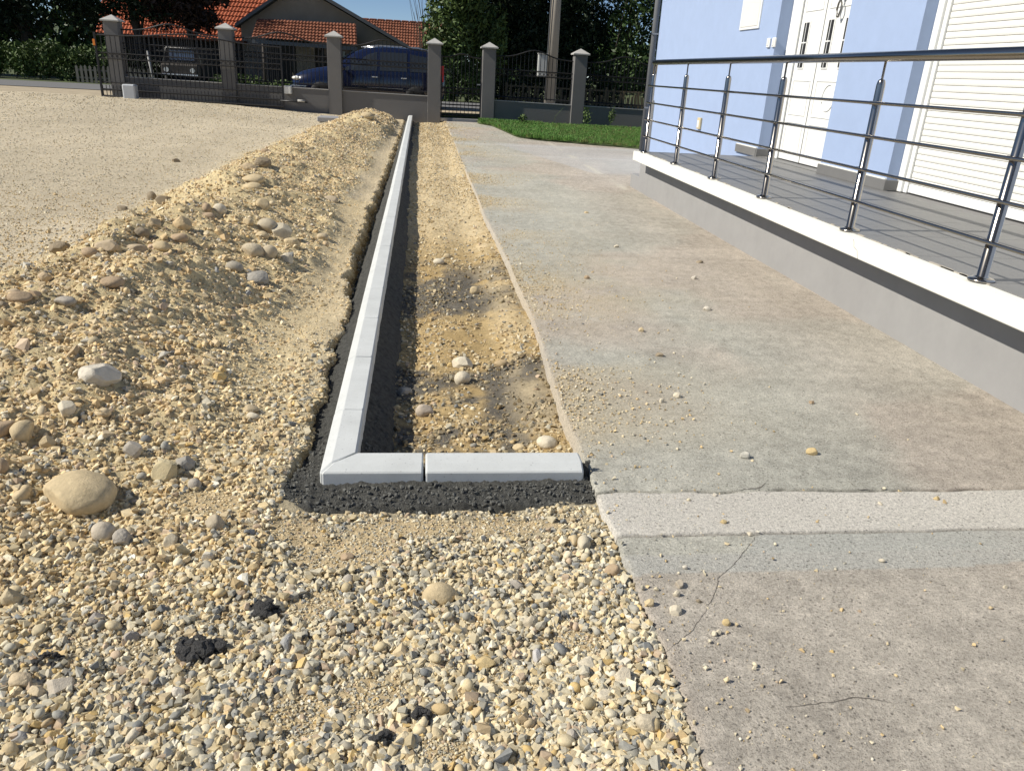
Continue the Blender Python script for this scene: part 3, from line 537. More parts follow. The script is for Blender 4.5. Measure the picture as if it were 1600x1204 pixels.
# individual stones: (px, py, width px, height px, colour, shape, label)
tan = (.52, .42, .26); pale = (.60, .55, .44); whit = (.60, .57, .50); grey = (.33, .32, .30); bluegrey = (.25, .262, .265); brown = (.34, .25, .17); darkc = (.20, .17, .13); yel = (.52, .40, .20)
STONES = [
 (127, 768, 106, 62, tan, 'round', 'largest smooth oval boulder, tan, half sunk in the spoil at the left'),
 (157, 584, 58, 40, whit, 'angular', 'whitish broken rock with a grey stained face on the spoil heap'),
 (36, 668, 30, 44, tan, 'round', 'upright egg shaped tan stone near the left edge of the heap'),
 (8, 664, 24, 38, brown, 'round', 'brown rounded stone cut by the left edge of the photo, beside the egg shaped stone'),
 (5, 738, 22, 22, brown, 'round', 'small brown stone at the left edge, left of the large oval boulder'),
 (36, 768, 24, 28, tan, 'round', 'tan stone just left of the large oval boulder'),
 (260, 735, 44, 34, (.52, .45, .28), 'angular', 'flat topped yellowish block right of the large oval boulder'),
 (291, 722, 26, 30, bluegrey, 'angular', 'blue grey stone touching the right side of the yellowish block'),
 (305, 757, 20, 20, grey, 'round', 'small round grey stone below the blue grey one'),
 (210, 702, 30, 26, grey, 'angular', 'grey stone dusted with clay above the yellowish block'),
 (337, 818, 30, 26, (.36, .32, .25), 'round', 'round brownish grey pebble alone below the heap'),
 (163, 833, 34, 30, (.42, .38, .32), 'round', 'round grey cobble below the large oval boulder'),
 (193, 840, 30, 26, grey, 'angular', 'darker angular stone right beside the round grey cobble'),
 (687, 926, 54, 38, tan, 'round', 'smooth tan cobble alone on the gravel in front of the end kerb'),
 (663, 642, 28, 20, (.42, .37, .32), 'round', 'rounded stone at the edge of the shadow in the bed'),
 (722, 592, 24, 22, pale, 'round', 'pale round stone in the middle of the bed'),
 (722, 568, 32, 20, pale, 'angular', 'pale broken stone in the middle of the bed, behind a round one'),
 (783, 568, 22, 12, (.40, .30, .18), 'round', 'brown stone on dark soil at the right of the bed'),
 (855, 690, 32, 20, pale, 'round', 'pale flat stone in the right front corner of the bed'),
 (811, 698, 20, 11, tan, 'round', 'small tan stone left of the pale flat one by the end kerb'),
 (632, 612, 24, 14, grey, 'angular', 'grey stone in the kerb shadow on the bed floor'),
 (685, 409, 17, 9, pale, 'round', 'pale pebble far back in the bed beside a second one'),
 (698, 401, 15, 8, tan, 'round', 'tan pebble far back in the bed, right behind a pale one'),
 (741, 454, 14, 12, tan, 'round', 'tan pebble on the dark soil near the slab edge'),
 (438, 360, 36, 26, (.52, .48, .38), 'angular', 'pale squared rock on the right flank of the heap'),
 (418, 350, 34, 22, (.42, .38, .30), 'round', 'rounded grey stone behind the pale squared rock'),
 (395, 393, 34, 20, (.50, .44, .33), 'round', 'oval stone below the pale squared rock, left one of three'),
 (422, 398, 24, 22, (.46, .40, .30), 'round', 'rounded stone in the middle of three below the squared rock'),
 (448, 404, 22, 16, pale, 'angular', 'pale small stone, right one of three below the squared rock'),
 (400, 432, 46, 22, bluegrey, 'angular', 'blue grey flat slab of rock lying on the heap flank'),
 (366, 417, 26, 16, (.30, .29, .26), 'round', 'dark oval stone just above the blue grey slab'),
 (411, 320, 20, 18, tan, 'round', 'tan stone high on the right flank of the heap'),
 (455, 382, 24, 17, tan, 'angular', 'tan stone right below the squared rock'),
 (388, 345, 16, 12, tan, 'round', 'small tan stone left of the squared rock'),
 (410, 366, 20, 12, tan, 'round', 'small flat stone in front of the squared rock'),
 (504, 369, 18, 12, (.48, .40, .28), 'round', 'lone stone on the flat shoulder beside the trench'),
 (516, 309, 24, 13, (.42, .36, .27), 'round', 'oval stone on the shoulder, farther back beside the trench'),
 (175, 438, 36, 18, brown, 'round', 'reddish brown oval stone on top of the heap'),
 (97, 393, 34, 22, darkc, 'angular', 'dark pointed stone alone at the left foot of the heap'),
 (168, 383, 34, 18, (.42, .34, .24), 'angular', 'brown stone on the heap crest right of the dark pointed one'),
 (141, 393, 24, 14, brown, 'round', 'flat brown stone between the dark pointed one and the crest'),
 (212, 385, 34, 14, (.38, .31, .22), 'angular', 'flat brown stone lying on the heap crest'),
 (221, 363, 24, 16, darkc, 'angular', 'dark cracked stone on the crest behind the flat brown one'),
 (242, 352, 20, 22, (.50, .40, .26), 'angular', 'upright tan stone on the crest'),
 (253, 387, 28, 13, tan, 'round', 'tan stone just below the crest'),
 (285, 345, 30, 24, (.50, .38, .22), 'angular', 'largest yellow brown stone of the crest, leaning'),
 (281, 371, 26, 14, brown, 'round', 'brown stone in front of the leaning yellow brown one'),
 (325, 338, 24, 11, brown, 'round', 'flat brown stone right of the leaning one'),
 (323, 322, 13, 15, brown, 'round', 'small upright stone right of the crest'),
 (344, 324, 20, 15, pale, 'round', 'pale stone right of the crest beside a small upright one'),
 (191, 327, 18, 10, darkc, 'angular', 'small dark stone on the yard left of the heap'),
 (238, 309, 16, 15, darkc, 'round', 'dark brown stone at the left foot of the heap, left of a pair'),
 (256, 312, 24, 16, darkc, 'angular', 'dark brown stone at the left foot of the heap, right of a pair'),
 (275, 251, 12, 8, darkc, 'angular', 'tiny dark stone alone far out on the pale yard'),
 (395, 282, 36, 9, tan, 'round', 'long flat tan stone far along the crest, upper of two'),
 (395, 292, 30, 10, tan, 'round', 'long flat tan stone far along the crest, lower of two'),
 (388, 262, 26, 12, (.46, .36, .23), 'angular', 'tan block far along the crest'),
 (411, 255, 24, 14, darkc, 'angular', 'dark stone far along the crest'),
 (415, 237, 16, 8, brown, 'round', 'brown stone at the far left foot of the heap'),
 (574, 181, 20, 9, tan, 'round', 'tan stone on the far top of the heap in front of the grey wall'),
 (22, 458, 22, 13, (.46, .37, .26), 'round', 'upper one of two stones at the left edge of the crest'),
 (33, 470, 36, 15, brown, 'round', 'oval brown stone at the left edge of the crest'),
 (5, 476, 24, 12, darkc, 'angular', 'dark stone cut by the left edge of the photo on the crest'),
 (70, 431, 22, 17, (.46, .36, .24), 'angular', 'tan lump left on the heap slope'),
 (55, 460, 20, 12, brown, 'angular', 'brown lump beside the oval brown stone'),
 (103, 471, 32, 14, grey, 'round', 'grey flat stone on the sunny slope'),
 (392, 640, 26, 16, (.40, .33, .22), 'angular', 'hollow looking clod half way down to the kerb'),
 (396, 650, 20, 12, pale, 'round', 'pale pebble in front of the hollow clod'),
 (105, 642, 26, 24, pale, 'angular', 'pale rough stone on the lower slope'),
 (75, 690, 24, 20, tan, 'angular', 'tan rough stone between boulder and lower slope'),
 (205, 560, 0, 0, tan, 'skip', ''),
 (20, 930, 34, 34, (.42, .36, .24), 'angular', 'large dusty stone at the left edge in the front gravel'),
 (912, 847, 20, 30, (.50, .46, .36), 'round', 'upright oval stone near the slab corner'),
 (896, 845, 14, 20, tan, 'round', 'slim tan stone left beside the upright oval one'),
 (956, 892, 24, 22, brown, 'round', 'brown round pebble tucked against the slab edge'),
 (805, 912, 28, 14, grey, 'angular', 'grey flat stone on the gravel right of the smooth tan cobble'),
 (828, 975, 26, 24, (.42, .38, .30), 'angular', 'angular brown grey stone in the coarse gravel'),
 (838, 1020, 18, 26, (.42, .43, .45), 'angular', 'pale blue grey split stone in the coarse gravel'),
 (757, 1036, 34, 20, yel, 'angular', 'ochre yellow stone in the coarse gravel'),
 (916, 1036, 30, 22, pale, 'angular', 'pale flat stone in the coarse gravel near the slab'),
 (973, 1055, 30, 30, (.60, .54, .43), 'angular', 'big pale squared stone near the slab edge'),
 (1010, 1130, 38, 30, (.48, .43, .33), 'angular', 'wedge shaped stone near the bottom slab edge'),
 (946, 1086, 28, 18, pale, 'angular', 'light wedge stone below the big squared one'),
 (893, 1148, 20, 22, grey, 'angular', 'grey square stone near the bottom'),
 (630, 1153, 24, 24, (.58, .50, .34), 'angular', 'pale yellow block beside a mortar clump at the bottom'),
 (825, 1132, 20, 18, (.55, .44, .28), 'round', 'tan oval pebble near the bottom centre'),
 (455, 918, 14, 32, (.42, .37, .28), 'round', 'long upright pebble right behind a mortar clump'),
 (150, 962, 24, 18, (.24, .24, .25), 'angular', 'dark grey stone in the left front gravel'),
 (205, 992, 24, 22, (.24, .24, .25), 'angular', 'dark slate chip in the left front gravel'),
 (450, 1000, 22, 34, (.28, .31, .34), 'angular', 'upright blue slate splinter in the gravel'),
 (35, 1065, 38, 26, (.50, .41, .28), 'angular', 'long tan wedge at the lower left'),
 (58, 1078, 26, 24, (.56, .48, .34), 'angular', 'pale tan block right of the long tan wedge'),
 (95, 1070, 46, 20, (.42, .39, .34), 'angular', 'long grey stone at the lower left'),
 (32, 1150, 28, 22, (.24, .26, .29), 'angular', 'blue grey stone near the bottom left corner'),
 (82, 1150, 30, 16, (.50, .35, .14), 'angular', 'ochre flat stone near the bottom left corner'),
 (280, 1080, 22, 22, whit, 'angular', 'white three cornered stone under the wide mortar clump'),
 (308, 1096, 28, 18, (.36, .37, .40), 'angular', 'grey stone beside the white three cornered one'),
 (18, 1168, 26, 26, tan, 'round', 'round tan pebble in the bottom left corner'),
 (208, 1148, 18, 26, pale, 'angular', 'pale upright stone at the bottom left'),
 (480, 1042, 24, 22, (.52, .47, .38), 'angular', 'light stone with a straight top in the centre gravel'),
 (545, 905, 18, 18, grey, 'round', 'grey brown pebble left of the smooth tan cobble'),
 (543, 868, 20, 14, brown, 'angular', 'brown chip on the fine patch in front of the mortar'),
 (266, 840, 20, 26, (.50, .45, .34), 'angular', 'tall pale stone in the gravel under the heap'),
 (324, 866, 18, 18, whit, 'angular', 'white chip in the gravel under the heap'),
]
mats_cache = {}
def stone_mat(c):
    c = tuple(round(a*.80+b*.25, 3) for a, b in zip(c, (.55, .43, .25)))
    if c not in mats_cache: mats_cache[c] = mat('stone_'+str(len(mats_cache)), c, rough=.88, var=.22, vscale=28, bump=.5, bscale=70, dist=.01, spec=.2)
    return mats_cache[c]
def put_stone(i, px, py, wpx, hpx, c, shape, label, ground=None, group=None, name='stone', cat='stone'):
    p = ground(px, py+hpx*.25) if ground else ground_hit(px, py+hpx*.25)
    dist = (Vector((p.x, p.y, p.z))-Vector((0, 0, CAMH))).dot(fw)
    wx = wpx*dist/F/2*1.05
    el = math.atan2(CAMH-p.z, p.y); hz = max(.3, hpx/wpx)
    a_y = wx*random.uniform(.7, .95)
    if hz > 1.1: a_y = wx*min(1.6, hz/max(.4, math.sin(el))*.8)
    a_z = math.sqrt(max((hz*wx)**2-(a_y*math.sin(el))**2, (.4*wx)**2))/math.cos(el); a_z = min(a_z*1.15, wx*1.1)
    me = rock_mesh(name, 900+i, shape, (wx, a_y, a_z), 4 if (wpx > 40 or shape == 'angular') else 3)
    o = link(name, me, stone_mat(c), label=label, cat=cat, group=group)
    o.location = (p.x, p.y, p.z+a_z*.38); o.rotation_euler = (random.uniform(-.15, .15), random.uniform(-.15, .15), YAW+random.uniform(-.15, .15))
    return o
for i, s in enumerate(STONES):
    if s[5] != 'skip': put_stone(i, *s)
SLABP = [(1268, 705, 17, 12, yel, 'biggest yellow pebble on the slab, right above the pale strip'), (1135, 971, 14, 11, yel, 'yellow pebble on the front slab right of the crack'), (1055, 952, 20, 16, pale, 'largest pale pebble of the cluster at the slab edge'),
 (1015, 940, 16, 12, tan, 'tan pebble left in the cluster at the slab edge'), (1061, 910, 12, 14, (.4, .36, .3), 'grey brown pebble at the top of the slab edge cluster'), (1057, 926, 12, 12, pale, 'pale pebble in the middle of the slab edge cluster'),
 (1092, 938, 10, 6, darkc, 'flat dark crumb right of the slab edge cluster'), (1116, 988, 9, 9, pale, 'left one of two tiny pale pebbles on the front slab'), (1123, 986, 9, 9, pale, 'right one of two tiny pale pebbles on the front slab'),
 (1163, 711, 15, 12, (.42, .43, .4), 'grey pebble on the slab above the pale strip'), (1130, 814, 11, 8, yel, 'yellow crumb on the lower edge of the pale strip'), (1463, 778, 9, 7, yel, 'yellow crumb on the right part of the pale strip'),
 (1570, 916, 8, 6, pale, 'pale crumb on the front slab at far right'), (1548, 949, 7, 6, tan, 'tan crumb on the front slab at the right'), (1070, 885, 9, 7, whit, 'whitish crumb on the blue grey patch'),
 (1590, 627, 11, 7, pale, 'pale chip at the foot of the plinth at the right edge'), (1514, 585, 14, 6, tan, 'flat tan chip lying along the foot of the plinth'), (1268, 628, 9, 6, brown, 'brown crumb in the middle of the slab'),
 (1058, 617, 12, 9, pale, 'pale crumb on the left part of the slab'), (1034, 626, 9, 8, pale, 'pale crumb left of another on the slab'), (1104, 482, 14, 8, whit, 'whitish chip on the slab beyond the dusty patch'), (1062, 430, 0, 0, pale, ''),
 (1030, 554, 14, 6, darkc, 'dark flat crumb on the slab'), (1002, 515, 10, 8, tan, 'tan crumb beside the dusty patch'), (1084, 434, 8, 7, whit, 'white crumb in the middle of the slab'), (1093, 409, 10, 5, darkc, 'dark twig like crumb near the middle of the slab'),
 (963, 385, 10, 5, pale, 'flat pale crumb far out on the slab'), (916, 332, 7, 4, tan, 'tiny tan crumb far out on the slab'), (917, 433, 8, 8, brown, 'brown crumb on the dusty patch edge'), (1172, 833, 10, 6, pale, 'pale crumb on the lower crack of the pale strip'),
 (1378, 875, 10, 6, pale, 'pale crumb on the bluish patch at the right'), (1117, 772, 8, 6, whit, 'tiny whitish crumb on the pale strip'), (1375, 786, 9, 6, pale, 'pale chip on the middle of the pale strip')]
for i, (px, py, a, b, c, lb) in enumerate(SLABP):
    if a: put_stone(300+i, px, py, a, b, c, 'angular', lb, ground=lambda u, v: atz(u, v, .001), name='pebble', cat='pebble')
# dropped clumps of dark mortar
m_clump = mat('mortar_clump', (.085, .082, .078), rough=.75, var=.3, vscale=60, bump=1, bscale=160, dist=.02, spec=.4)
for i, (px, py, a, b, lb) in enumerate([(412, 958, 50, 50, 'tallest dark mortar clump dropped on the coarse gravel'), (310, 1020, 84, 48, 'wide dark mortar clump spread over the left gravel'), (657, 1124, 44, 30, 'small dark mortar clump at the bottom, upper of two'), (597, 1158, 36, 30, 'small dark mortar clump at the bottom, lower of two'), (78, 1040, 54, 22, 'flat dark mortar spill at the far left of the front gravel')]):
    p = ground_hit(px, py); dist = (p-Vector((0, 0, CAMH))).dot(fw); wx = a*dist/F/2; wy = b*dist/F/2*1.3
    r_ = random.Random(i+40); bm = bmesh.new()
    from mathutils import noise as mno
    for q in range(34):
        an = r_.uniform(0, 6.28); rr = r_.random()**.6; cc = Vector((math.cos(an)*rr*wx*.85, math.sin(an)*rr*wy*.85, (1-rr)*.022+r_.uniform(0, .009))); s_ = r_.uniform(.14, .36)*min(wx, wy)
        res = bmesh.ops.create_icosphere(bm, subdivisions=2, radius=s_)
        for v in res['verts']: v.co = v.co*(1+.5*mno.noise(v.co*90+cc*40)); v.co.z *= .8; v.co += cc
    o = bm_obj('mortar_clump', bm, m_clump, label=lb, cat='mortar clump'); o.location = (p.x, p.y, p.z+.004)

# ------------------------------------------------------------ terrace
ZT = .55; XF = 2.70; XP = 2.895; YE = 10.2
terr = empty('terrace', (3.3, 5, 0), label='raised grey tiled terrace with a thick white edge band along the blue house', cat='terrace')
def P(o, par): o.matrix_parent_inverse = Matrix.Translation(-Vector(par.location)); return o
P(bx('plinth', m_plinth, terr, XP, 4.3, -3, 10.05, -.2, .425), terr)
P(bx('edge_band', m_fascia, terr, XF, 2.80, -3, YE, .43, .545, .006), terr)
P(bx('edge_return', m_fascia, terr, 2.80, 4.6, 10.10, YE-.002, .43, .540, .004), terr)
P(bx('slab_core', m_grout, terr, 2.80, 4.7, -3, 10.10, .428, .5445), terr)
# floor tiles
TW, TL = .60, .60
bmT = bmesh.new(); box(bmT, 0, TW-.004, 0, TL-.004, 0, .0075); meT = bpy.data.meshes.new('floor_tile'); bmT.to_mesh(meT); bmT.free(); meT.materials.append(m_tile)
yy0 = YE-.12-TL
while yy0 > -1:
    for j in range(3):
        o = link('floor_tile', meT, None, terr); o.location = Vector((2.79+j*TW, yy0, ZT-.0055))-terr.location
        if j == 2: o.scale.x = .56
    yy0 -= TL
# hairline crack across the white band
bm = bmesh.new(); pts = [(0, .0), (-.02, -.03), (-.075, -.052), (-.05, -.045), (-.10, -.10)]
tube(bm, [(XF-.0005, 4.60+a*.8, .54+b) for a, b in [(0, 0), (-.02, -.02), (-.03, -.045), (-.09, -.06), (-.10, -.08), (-.12, -.108)]], .0012, 5)
P(bm_obj('crack', bm, m_dark, terr), terr)
# flaked mortar line along the tile edge
bm = bmesh.new()
for k in range(46):
    a = random.uniform(2, 9.8); l_ = random.uniform(.02, .14); box(bm, 2.787, 2.800, a, a+l_, .545, .551+random.uniform(0, .003))
P(bm_obj('broken_joint', bm, mat('joint_mortar', (.34, .31, .26), .9, var=.3, vscale=40), terr), terr)
# steps down at the far end
for i, (y0, y1, z) in enumerate([(10.05, 10.50, .36), (10.5, 10.95, .18)]): P(bx('step', m_plinth, terr, XP-.04*0+.003*i, 4.6, y0, y1, -.2, z, .004), terr)

# ------------------------------------------------------------ steel railing
def railing_post(parent, y, z0=ZT, x=2.80, h=.93):
    bm = bmesh.new(); lathe(bm, [(.064, 0), (.064, .007), (.054, .014), (.042, .018), (.0265, .024), (.0265, h-.035), (.0235, h-.015), (.018, h-.003), (.0075, h), (.0075, h+.12)], (0, 0, 0), 20)
    bmesh.ops.recalc_face_normals(bm, faces=bm.faces); o = bm_obj('post', bm, m_steel, parent); o.location = Vector((x, y, z0+.001))-parent.location
    for p in o.data.polygons: p.use_smooth = len(p.vertices) == 4
    return o
rl = empty('railing', (2.8, 6, ZT), label='stainless steel railing with round handrail and four thin bars along the terrace edge', cat='railing')
PY = [.9, 2.2, 3.53, 4.84, 6.24, 7.44, 8.69, 9.98]
for a in PY: railing_post(rl, a)
P(tb('handrail', m_steel, rl, [(2.80, -.5, 1.61), (2.80, 10.02, 1.61)], .030, 24), rl)
for z in (1.343, 1.147, .948, .75): P(tb('bar', m_steel, rl, [(2.752, -.5, z), (2.752, 10.0, z)], .0100, 10), rl)
for a in PY:
    for z in (1.343, 1.147, .948, .75):
        P(tb('bar_clip', m_steel, rl, [(2.752, a, z), (2.785, a, z)], .011, 8), rl)
rs = empty('stair_railing', (2.8, 10.5, .3), label='short sloping steel railing going down the far steps of the terrace', cat='railing')
for a, z0 in ((10.82, .18),): railing_post(rs, a, z0, 3.06, .98)
P(tb('handrail', m_steel, rs, [(2.82, 10.02, 1.60), (3.06, 10.9, 1.18)], .026, 16), rs)
for dz in (.25, .45, .65, .85): P(tb('bar', m_steel, rs, [(2.84, 10.05, 1.60-dz), (3.05, 10.85, 1.2-dz)], .0095, 8), rs)

# ------------------------------------------------------------ blue house
house = empty('house', (6, 8, 0), label='light blue rendered house with white door and white roller shutter', cat='house')
XW = 4.33; YC = 15.45; HT = 5.4
def hb(name, m, *a, **k): return P(bx(name, m, house, *a, **k), house)
hb('wall', m_blue, XW, 5.2, 10.09, YC, -.1, 2.75)
hb('wall', m_blue, XW, 5.2, 7.04, 8.36, .545, 2.75)
hb('wall', m_blue, XW, 5.2, -6, 4.30, .545, 2.75)
hb('wall', m_blue, XW, 5.2, -6.001, YC+.001, 2.751, HT)
hb('wall', m_blue, 5.2, 12, -6, YC-.002, -.1, HT-.01)
hb('roof', m_barge, XW-.5, 12.4, -6.4, YC+.4, HT, HT+.25)
hb('base_skirting', m_tile, XW-.028, XW, 10.095, 10.80, ZT, ZT+.10, .002)
hb('base_skirting', m_tile, XW-.028, XW-.001, 7.025, 8.362, ZT+.002, ZT+.10, .002)
hb('skirting_end', m_tile, XW-.026, 4.47, 10.06, 10.088, ZT+.002, ZT+.098, .002); hb('skirting_end', m_tile, XW-.026, 4.47, 7.012, 7.038, ZT+.002, ZT+.098, .002)
hb('skirting_lit_top', m_fascia, XW-.024, XW-.002, 7.03, 8.36, ZT+.101, ZT+.112); hb('skirting_lit_top', m_fascia, XW-.024, XW-.002, 10.1, 10.79, ZT+.101, ZT+.112)  # light on the skirting top, given as thin white strips
hb('door_sill', m_tile, 4.33, 4.6, 8.365, 10.06, ZT-.002, ZT+.008)
# downpipe at the far corner
dp = empty('downpipe', (XW-.06, YC+.03, 0), label='grey metal downpipe on the far corner of the blue house', cat='downpipe')
P(tb('pipe', m_barge, dp, [(XW-.07, YC+.02, .05), (XW-.07, YC+.02, HT-.1)], .055, 14), dp)
for z in (.9, 2.2, 3.5): P(bx('pipe_clamp', m_steel, dp, XW-.13, XW-.002, YC-.04, YC+.08, z, z+.03), dp)
# small white window panel
win = empty('window', (XW, 11, 2.3), label='white closed window shutter high in the blue wall, left of the door', cat='window')
win.parent = house; win.matrix_parent_inverse = Matrix.Translation(-house.location); del win['category'], win['label']
P(bx('frame', m_white, win, XW-.02, XW+.05, 10.66, 11.33, 2.105, 3.3, .004), win)
P(bx('shutter_panel', m_shut, win, XW-.026, XW-.021, 10.70, 11.29, 2.14, 3.26, .002), win)
# switches and socket
for yv, zv, lb in ((10.26, 1.92, 'left'), (10.10, 1.92, 'right')):
    s = bx('doorbell_switch', m_white, None, XW-.024, XW-.001, yv-.045, yv+.045, zv-.055, zv+.055, .006, label='white switch plate beside the door, %s one of two' % lb, cat='switch', group='switch plates beside the door')
    q = bx('rocker', m_shut, s, XW-.030, XW-.024, yv-.025, yv+.025, zv-.035, zv+.035, .003)
s = bx('wall_socket', m_white, None, XW-.035, XW-.001, 12.45-.07, 12.45+.07, .73, .90, .006, label='small yellowed socket box low on the blue wall', cat='socket'); s.data.materials[0] = mat('yellowed_plastic', (.60, .50, .30), .5)
bx('cover', m_shut, s, XW-.042, XW-.035, 12.41, 12.49, .75, .86, .003)
# door
door = empty('door', (4.5, 9.2, ZT)); door.parent = house; door.matrix_parent_inverse = Matrix.Translation(-house.location)
XD = 4.50
def db(name, m, y0, y1, z0, z1, x0=XD, x1=XD+.06, bev=.003, par=None): return P(bx(name, m, par or door, x0, x1, y0, y1, z0, z1, bev), par or door)
db('frame', m_white, 9.82, 10.085, ZT+.01, 2.74, XD-.02, XD+.08); db('frame', m_white, 8.10, 8.36, ZT+.01, 2.74, XD-.02, XD+.08); db('frame', m_white, 8.36, 9.82, 2.62, 2.74, XD-.02, XD+.08)
db('leaf', m_white, 9.235, 9.81, ZT+.02, 2.61); db('leaf', m_white, 8.365, 9.22, ZT+.02, 2.61)
db('gap_seal', m_dark, 9.2205, 9.2345, ZT+.02, 2.61, XD+.001, XD+.05, 0); db('gap_seal', m_dark, 9.8105, 9.8195, ZT+.02, 2.61, XD+.002, XD+.05, 0)
db('weather_strip', m_dark, 8.37, 9.80, ZT+.009, ZT+.02, XD+.01, XD+.05, 0)
for (a, b) in ((9.57, 9.69), (8.975, 9.085), (8.60, 8.70)):
    for c, d in ((1.64, 2.13),):
        fr = db('glazing_frame', m_white, a-.018, b+.018, c-.018, d+.018, XD-.010, XD-.0005)
        P(bx('pane', m_dark, door, XD-.0145, XD-.0105, a, b, c, d), door)
        P(bx('muntin', m_white, door, XD-.020, XD-.015, (a+b)/2-.005, (a+b)/2+.005, c, d), door)
        P(bx('muntin', m_white, door, XD-.0205, XD-.015, a, b, (c+d)/2+.02, (c+d)/2+.034), door)
for y0_, y1_ in ((9.30, 9.75), (8.47, 9.14)):
    for z0_, z1_ in ((.66, 1.02), (1.10, 1.50), (2.25, 2.5)):
        for (a, b, c, d) in ((y0_, y1_, z0_, z0_+.012), (y0_, y1_, z1_-.012, z1_), (y0_, y0_+.012, z0_+.012, z1_-.012), (y1_-.012, y1_, z0_+.012, z1_-.012)): db('panel_moulding', m_white, a, b, c, d, XD-.008, XD-.0005, .002)
bm = bmesh.new(); tube(bm, [(XD-.004, 8.80+.14*math.cos(t/24*6.283), 1.32+.14*math.sin(t/24*6.283)) for t in range(25)], .006, 6); P(bm_obj('round_moulding', bm, m_white, door, smooth=True), door)
bm = bmesh.new(); tube(bm, [(XD-.03, 8.83, 2.36), (XD-.05, 8.83, 2.33), (XD-.055, 8.86, 2.28), (XD-.055, 8.875, 2.22), (XD-.055, 8.85, 2.165), (XD-.055, 8.83, 2.155), (XD-.055, 8.81, 2.165), (XD-.055, 8.785, 2.22), (XD-.055, 8.80, 2.28), (XD-.05, 8.83, 2.33)], .011, 8)
bmesh.ops.create_uvsphere(bm, u_segments=12, v_segments=8, radius=.034, matrix=Matrix.Translation((XD-.02, 8.83, 2.35))); bmesh.ops.create_uvsphere(bm, u_segments=12, v_segments=8, radius=.02, matrix=Matrix.Translation((XD-.055, 8.83, 2.155)))
P(bm_obj('knocker', bm, mat('pewter', (.25, .24, .22), .35, .9), door, smooth=True), door)
# roller shutter
sh = empty('roller_shutter', (4.5, 5.6, ZT)); sh.parent = house; sh.matrix_parent_inverse = Matrix.Translation(-house.location)
P(bx('guide_frame', m_white, sh, 4.44, 4.56, 6.955, 7.038, ZT+.002, 2.75, .004), sh)
P(bx('guide_rail', m_white, sh, 4.465, 4.56, 6.90, 6.952, ZT+.002, 2.75, .003), sh)
P(bx('guide_frame', m_white, sh, 4.44, 4.56, 4.302, 4.40, ZT+.002, 2.75, .004), sh)
P(bx('bottom_bar', m_white, sh, 4.478, 4.53, 4.41, 6.895, ZT+.008, ZT+.085, .004), sh)
P(bx('threshold_seal', m_dark, sh, 4.49, 4.55, 4.41, 6.895, ZT-.004, ZT+.007), sh)
SP = .0535
bm = bmesh.new(); n_ = 6
pr = [(.012, 0), (.003, .003), (.0005, .015), (0, .030), (.0015, .043), (.004, .0495), (.012, .0515), (.03, .0505), (.03, 0)]
A = [bm.verts.new((a, 0, b)) for a, b in pr]; B = [bm.verts.new((a, 2.485, b)) for a, b in pr]
for i in range(len(pr)): bm.faces.new((A[i], A[(i+1) % len(pr)], B[(i+1) % len(pr)], B[i]))
bm.faces.new(A); bm.faces.new(B[::-1]); bmesh.ops.recalc_face_normals(bm, faces=bm.faces)
meS = bpy.data.meshes.new('slat'); bm.to_mesh(meS); bm.free(); meS.materials.append(m_shut)
k = 0; z = ZT+.088
while z < 2.70:
    o = link('slat', meS, None, sh); o.location = Vector((4.484, 4.41, z))-Vector(sh.location); z += SP
P(bx('backing', m_dark, sh, 4.515, 4.55, 4.41, 6.9, ZT+.09, 2.75), sh)

# ------------------------------------------------------------ boundary wall with pillars
FY = 24.1
def topz(x): return .64-.012*x
fw_ = empty('boundary_wall', (0, FY, 0), label='low grey rendered boundary wall with square pillars under pyramid caps', cat='wall')
def wallseg(x0, x1):
    bm = bmesh.new(); z0, z1 = topz(x0), topz(x1)
    poly_prism(bm, [(x0, FY+.04, -.3), (x1, FY+.04, -.3), (x1, FY+.04, z1), (x0, FY+.04, z0)], (0, .22, 0)); P(bm_obj('wall_section', bm, m_fwall, fw_), fw_)
    bm = bmesh.new(); poly_prism(bm, [(x0+.003, FY+.02, z0+.003), (x1-.003, FY+.02, z1+.003), (x1-.003, FY+.02, z1+.022), (x0+.003, FY+.02, z0+.022)], (0, .26, 0)); P(bm_obj('coping', bm, m_cap, fw_), fw_)
PX = [-8.53, -5.53, -2.58, .25, 1.83, 4.52, 7.25]
for i in (0, 1, 2, 4, 5): wallseg(PX[i]+.19, PX[i+1]-.19)
def pillar(x):
    zb = topz(x)+1.405
    P(bx('pillar', m_fwall, fw_, x-.187, x+.187, FY-.06, FY+.32, -.3, zb, .006), fw_)
    bm = bmesh.new(); a = .245; c = (x, FY+.13)
    v = [bm.verts.new((c[0]+sx*a, c[1]+sy*a, z)) for z in (zb+.001, zb+.035) for sx, sy in ((-1, -1), (1, -1), (1, 1), (-1, 1))]; t = bm.verts.new((c[0], c[1], zb+.175))
    bm.faces.new(v[:4][::-1])
    for k in range(4): bm.faces.new((v[k], v[(k+1) % 4], v[4+(k+1) % 4], v[4+k])); bm.faces.new((v[4+k], v[4+(k+1) % 4], t))
    bmesh.ops.recalc_face_normals(bm, faces=bm.faces); P(bm_obj('pillar_cap', bm, m_cap, fw_), fw_)
for x_ in PX: pillar(x_)
